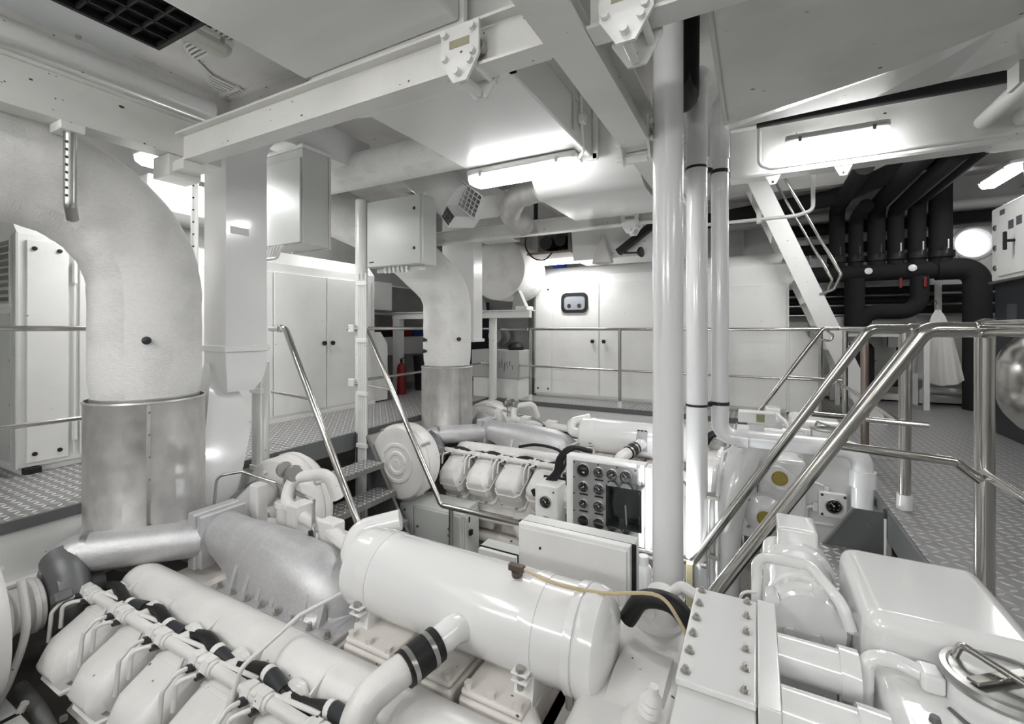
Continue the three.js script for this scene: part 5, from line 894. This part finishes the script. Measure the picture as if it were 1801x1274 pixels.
{
  const t = thing('pressure_switch', 'square white instrument with black dial on the far gearbox', 'gauge');
  obj('housing', [box(0.37, 0.53, -0.22, -0.05, 3.7, 3.78, 0.012), box(0.34, 0.37, -0.2, -0.14, 3.72, 3.76, 0.006), boxAt([0.42, -0.04, 3.74], 0.03, 0.04, 0.03, 0.004)], gloss, t);
  gauge(t, [0.455, -0.135, 3.7], 0.05, dialTemp); for (const [u, y] of [[0.39, -0.07], [0.515, -0.07], [0.39, -0.2], [0.515, -0.2]]) obj('screw', lathe([[0, 0.009], [0.006, 0.008]], [u, y, 3.7], [0, 0, -1], 8), panelDark, t);
  objs('tube', [pipe([[0.34, -0.17, 3.74], [0.3, -0.18, 3.73], [0.3, -0.4, 3.72]], 0.012, 0.03, 8), pipe([[0.4, -0.02, 3.74], [0.34, 0.0, 3.74], [0.24, 0.05, 3.76]], 0.01, 0.03, 8), rod([0.32, -0.28, 3.74], [0.46, -0.28, 3.74], 0.012, 8)], gloss, t);
}

single('filter_canister', [lathe([[0, 0.045], [0.02, 0.05], [0.22, 0.05], [0.24, 0.04], [0.25, 0.03], [0.3, 0.03]], [-0.6, -0.62, 2.8], [0, 1, 0], 22), rod([-0.6, YF, 2.8], [-0.6, -0.62, 2.8], 0.02, 10)], gloss, 'slim white filter canister left of the thick pillar', 'filter');
{
  const t = thing('drain_lines', 'thin white tubes between the riser pipe and the curved pipe', 'tubes');
  obj('tube', pipe([[-0.2, 0.1, 3.75], [-0.26, 0.05, 3.62], [-0.27, -0.2, 3.42], [-0.27, -1.45, 3.42]], 0.018, 0.06, 10), gloss, t);
  obj('tube', pipe([[-0.14, 0.16, 3.9], [-0.22, 0.12, 3.7], [-0.235, -0.1, 3.38], [-0.235, -1.4, 3.38]], 0.012, 0.06, 8), gloss, t);
  for (const y of [-0.1, -0.5]) obj('tube_clip', box(-0.3, -0.22, y - 0.012, y + 0.012, 3.36, 3.45, 0.003), boltSteel, t);
}
{
  const t = thing('terminal_box', 'small white terminal box with green strip above the horizontal pipe', 'terminal');
  obj('box_body', box(-0.12, 0.12, 0.36, 0.44, 3.75, 3.87, 0.006), white, t); obj('foot', box(-0.05, 0.05, 0.0, 0.36, 3.78, 3.85, 0.004), white, t); obj('terminal_strip', box(0.0, 0.05, 0.375, 0.43, 3.742, 3.7495), S({ color: '#8f9168', roughness: 0.5 }), t, 'yellow-green strip');
}
// bottom left corner of the pit
{
  const t = thing('cable_tray', 'white cable tray with corrugated hose in the bottom left corner', 'cable tray');
  obj('tray', [box(-3.4, -2.0, -0.7, -0.64, 0.62, 0.75, 0.006)], white, t);
  const pts = new THREE.CatmullRomCurve3([[-3.2, -0.72, 0.84], [-2.9, -0.7, 0.82], [-2.6, -0.74, 0.8], [-2.2, -0.8, 0.8]].map(A3)).getPoints(120); obj('corrugated_hose', sweep(pts, pts.map((p, i) => i % 2 ? 0.03 : 0.025), 12), S({ color: '#8d8d8b', roughness: 0.5 }), t);
  for (const u of [-3.2, -2.2]) obj('tray_leg', box(u, u + 0.04, YF, -0.7, 0.66, 0.7), white, t);
  obj('strap', box(-2.86, -2.84, -0.705, -0.635, 0.615, 0.755, 0.002), black, t);
}
// ---------------------------------------------------------------- right side: ladder, pipework, sink, panel, tank
{
  const t = thing('ship_ladder', 'steep white ladder rising from the right deck to the ceiling', 'ladder');
  const a = [1.26, 0.0], b = [0.06, 2.98]; const L = Math.hypot(1.2, 2.98), nx = 2.98 / L * 0.2, ny = 1.2 / L * 0.2;
  for (const v of [6.3, 6.46 + 0.55]) obj('stringer', prism([[a[0], a[1]], [a[0] - 0.21, a[1]], [b[0] - nx * 1.0, b[1] - ny], [b[0], b[1]]], 'v', v, v + 0.014), white, t);
  for (let i = 1; i <= 10; i++) { const k = i / 11, u = a[0] + (b[0] - a[0]) * k, y = 2.98 * k; obj('tread', box(u - 0.22, u - 0.02, y - 0.012, y, 6.315, 7.005), beamPaint, t); }
  for (const v of [6.28, 6.96]) obj('hand_rail', pipe([[0.22, 2.98, v], [0.84, 1.66, v], [0.78, 1.5, v], [0.64, 1.44, v + 0.03]], 0.017, 0.05, 12), steel, t);
}
{
  const t = thing('pipe_manifold', 'black insulated pipe manifold on the far hull beside the porthole', 'pipes');
  const header = obj('header', pipe([[0.55, 1.83, 8.0], [2.5, 1.83, 8.0], [2.5, 0.0, 8.0]], 0.115, 0.16, 20), foam, t);
  obj('elbow_sleeve', pipe([[2.1, 1.83, 8.0], [2.5, 1.83, 8.0], [2.5, 0.0, 8.0]], 0.14, 0.18, 22), foam, header);
  const U = [1.02, 1.24, 1.47, 1.68, 1.905, 2.145], top = [[2.72, 6.2], [2.55, 7.4], [2.7, 5.6], [2.62, 5.8], [2.72, 5.2], [2.98, 5.0]];
  U.forEach((u, i) => {
    const r = [0.095, 0.085, 0.1, 0.09, 0.095, 0.12][i];
    const p = obj('riser', pipe([[u, 1.8, 8.0], [u, top[i][0] + 0.05, 8.0], [u + 0.02, top[i][0] + 0.1, top[i][1]]], r, 0.14, 18), foam, t);
    obj('valve_collar', [rod([u, 1.99, 8.0], [u, 2.07, 8.0], r + 0.025, 16)], black, p);
    obj('valve_stem', [rod([u, 2.02, 7.9 - r], [u, 2.08, 7.86 - r], 0.012, 8), boxAt([u + 0.01, 2.13, 7.87 - r], 0.018, 0.12, 0.016, 0.004)], i > 2 ? boltSteel : panelDark, p);
  });
  obj('drop_pipe', rod([1.22, 1.75, 7.97], [1.22, 1.08, 7.97], 0.12, 20), foam, t);
  obj('drop_pipe', pipe([[1.92, 1.75, 7.95], [1.92, 1.28, 7.95], [1.38, 1.28, 7.95], [1.26, 1.1, 7.95]], 0.1, 0.2, 20), foam, t);
  for (const [u, y] of [[1.36, 1.83], [1.83, 1.845]]) obj('pressure_gauge', [lathe([[0, 0.045], [0.02, 0.045], [0.024, 0.038], [0.024, 0.001]], [u, y + 0.01, 7.88], [0, 0.1, -1], 18)], white, t);
  for (const u of [1.7, 1.95]) obj('valve_lever', boxAt([u, 1.66, 7.84], 0.03, 0.13, 0.02, 0.005), redPaint, t, 'red lever');
  obj('wall_run', [rod([0.4, 2.58, 8.5], [3.6, 2.58, 8.5], 0.09, 18), rod([0.4, 2.28, 8.55], [2.3, 2.28, 8.55], 0.08, 14)], foam, t);
  obj('overhead_run', pipe([[-0.9, 2.62, 7.35], [0.95, 2.8, 7.4], [1.45, 2.88, 6.7], [2.6, 2.98, 5.6]], 0.11, 0.3, 18), foam, t);
}
{
  const t = thing('wall_pipes', 'row of thin dark and bare pipes along the far hull above the sink', 'pipes');
  [1.62, 1.47, 1.32].forEach(y => obj('insulated_run', rod([0.45, y, 8.55], [3.4, y, 8.55], 0.05, 14), foam, t));
  [1.545, 1.395, 1.25].forEach(y => obj('bare_run', rod([0.45, y, 8.56], [3.4, y, 8.56], 0.02, 10), brushed, t));
  for (const u of [0.9, 2.25]) obj('pipe_bracket', box(u - 0.04, u + 0.04, 1.2, 1.68, 8.48, 8.5, 0.003), white, t);
}
single('insulated_pipe', rod([-0.6, 2.76, 8.5], [4.6, 2.76, 8.5], 0.075, 18), white, 'white horizontal pipe on the far hull above the porthole', 'pipe');
{
  const t = thing('sink_unit', 'stainless sink bench against the far hull behind the ladder', 'sink');
  obj('worktop', [box(0.95, 1.55, 1.0, 1.05, 7.65, 8.2, 0.006), box(1.86, 1.95, 1.0, 1.05, 7.65, 8.2, 0.006), box(1.5, 1.9, 1.0, 1.05, 8.05, 8.2), box(1.5, 1.9, 1.0, 1.05, 7.65, 7.75)], brushed, t);
  obj('basin', [box(1.54, 1.87, 0.8, 0.81, 7.74, 8.06), box(1.54, 1.55, 0.81, 1.03, 7.74, 8.06), box(1.86, 1.87, 0.81, 1.03, 7.74, 8.06), box(1.54, 1.87, 0.81, 1.03, 7.74, 7.75), box(1.54, 1.87, 0.81, 1.03, 8.05, 8.06)], brushed, t);
  obj('splashback', box(0.95, 1.95, 1.05, 1.22, 8.2, 8.22), brushed, t);
  obj('faucet', pipe([[1.42, 1.05, 7.95], [1.42, 1.3, 7.95], [1.5, 1.36, 7.95], [1.58, 1.3, 7.95], [1.58, 1.22, 7.95]], 0.012, 0.07, 10), steel, t);
  for (const [u, v] of [[0.98, 7.68], [1.92, 7.68], [0.98, 8.16], [1.92, 8.16]]) obj('leg', box(u - 0.03, u + 0.03, 0, 1.0, v - 0.03, v + 0.03, 0.003), white, t);
  obj('shelf', box(1.0, 1.9, 0.94, 0.998, 7.68, 7.7), white, t); obj('drain_pipe', pipe([[1.7, 0.8, 7.9], [1.7, 0.3, 7.9], [1.4, 0.25, 8.1]], 0.035, 0.06, 12), black, t);
}
single('water_heater', [rod([1.28, 0.0, 7.95], [1.28, 0.78, 7.95], 0.16, 22), lathe([[0, 0.16], [0.06, 0.12], [0.08, 0.02]], [1.28, 0.78, 7.95], [0, 1, 0], 22)], black, 'black cylinder under the sink bench', 'boiler');
{
  const t = thing('apron', 'white apron hanging from a hook beside the sink', 'apron');
  const rings = []; for (let i = 0; i <= 10; i++) { const k = i / 10, y = 1.3 - k * 1.0, w = 0.02 + 0.2 * Math.pow(k, 0.6); const o = []; for (let j = 0; j <= 16; j++) { const x = j / 16 * 2 - 1; o.push(P(2.1 + x * w + 0.05 * k, y + 0.08 * k * x * x, 7.93 - 0.035 * Math.cos(x * 9 + k) * k)); } for (let j = 16; j >= 0; j--) { const x = j / 16 * 2 - 1; o.push(P(2.1 + x * w + 0.05 * k, y + 0.08 * k * x * x, 7.938 - 0.035 * Math.cos(x * 9 + k) * k)); } rings.push(o); }
  obj('cloth', ringLoft(rings, { crease: 1.2 }), cloth, t); obj('hook', [pipe([[2.1, 1.42, 8.0], [2.1, 1.36, 7.93], [2.1, 1.29, 7.93]], 0.008, 0.02, 8), rod([2.1, 1.42, 8.0], [2.1, 1.42, 8.48], 0.01, 8)], boltSteel, t);
}
single('drain_run', pipe([[2.0, 0.02, 8.25], [2.0, 0.2, 8.25], [2.9, 0.2, 8.25]], 0.04, 0.06, 14), white, 'low white pipe along the hull below the apron', 'pipe');
{
  const t = thing('switchgear_cabinet', 'tall control panel with white top and dark base at the right edge', 'control panel');
  obj('base', box(2.12, 2.75, 0, 1.5, 4.7, 6.36, 0.006), panelDark, t);
  obj('upper_cabinet', box(2.1, 2.75, 1.52, 2.25, 4.68, 6.38, 0.02), white, t); obj('ledge', box(2.08, 2.76, 1.5, 1.52, 4.67, 6.39, 0.004), boltSteel, t);
  const d = obj('door', box(2.085, 2.0995, 1.56, 2.2, 4.72, 6.2, 0.006), white, t);
  for (const y of [2.05, 1.85, 1.65]) obj('lock', lathe([[0, 0.03], [0.008, 0.028], [0.014, 0.018]], [2.1, y, 6.29], [-1, 0, 0], 16), brushed, t);
  obj('rotary_handle', [rod([2.085, 1.86, 5.86], [2.03, 1.86, 5.86], 0.014, 10), boxAt([2.02, 1.86, 5.86], 0.025, 0.17, 0.03, 0.008)], black, d);
  for (const [y, v, h] of [[2.02, 5.93, 0.08], [2.03, 5.78, 0.08], [2.04, 5.64, 0.08], [2.17, 6.1, 0.05]]) obj('label_plate', box(2.0835, 2.0848, y - h / 2, y + h / 2, v - 0.05, v + 0.05), S({ color: '#55585a', roughness: 0.5 }), d);
  for (const v of [6.0, 5.5, 5.0]) obj('recess_frame', [box(2.112, 2.1195, 1.1, 1.28, v - 0.09, v + 0.09)], S({ color: '#4a4d50', roughness: 0.4 }), t);
  obj('conduit', [rod([2.3, 2.25, 5.9], [2.3, 3.19, 5.9], 0.022, 10), rod([2.35, 2.25, 6.3], [2.35, 2.7, 6.4], 0.018, 10)], white, t);
}
{
  const t = thing('steel_tank', 'shiny stainless steel tank cut by the right edge', 'tank');
  obj('shell', lathe([[0, 0.01], [0.01, 0.12], [0.05, 0.22], [0.11, 0.29], [0.19, 0.32], [1.8, 0.32], [1.95, 0.2], [1.98, 0.02]], [1.33, 0.72, 3.95], [1, 0, 0], 48, 0.7), S({ color: '#bdbbb7', roughness: 0.22, metalness: 1 }), t);
  obj('weld_band', lathe([[0, 0.3205], [0, 0.324], [0.012, 0.324], [0.012, 0.3205]], [1.56, 0.72, 3.95], [1, 0, 0], 48), brushed, t);
  for (const u of [1.75, 2.9]) obj('saddle', prism([[3.7, 0.03], [4.2, 0.03], [4.15, 0.55], [3.75, 0.55]], 'u', u, u + 0.06), white, t);
  for (const [u, v] of [[1.78, 3.75], [1.78, 4.15], [2.93, 3.75], [2.93, 4.15]]) obj('rubber_foot', lathe([[0, 0.06], [0.025, 0.055], [0.03, 0.03]], [u, 0, v], [0, 1, 0], 16), rubber, t);
}
settle();
scene.traverse(o => { if (o.isMesh) { o.castShadow = true; o.receiveShadow = true; } });
renderer.render(scene, camera);
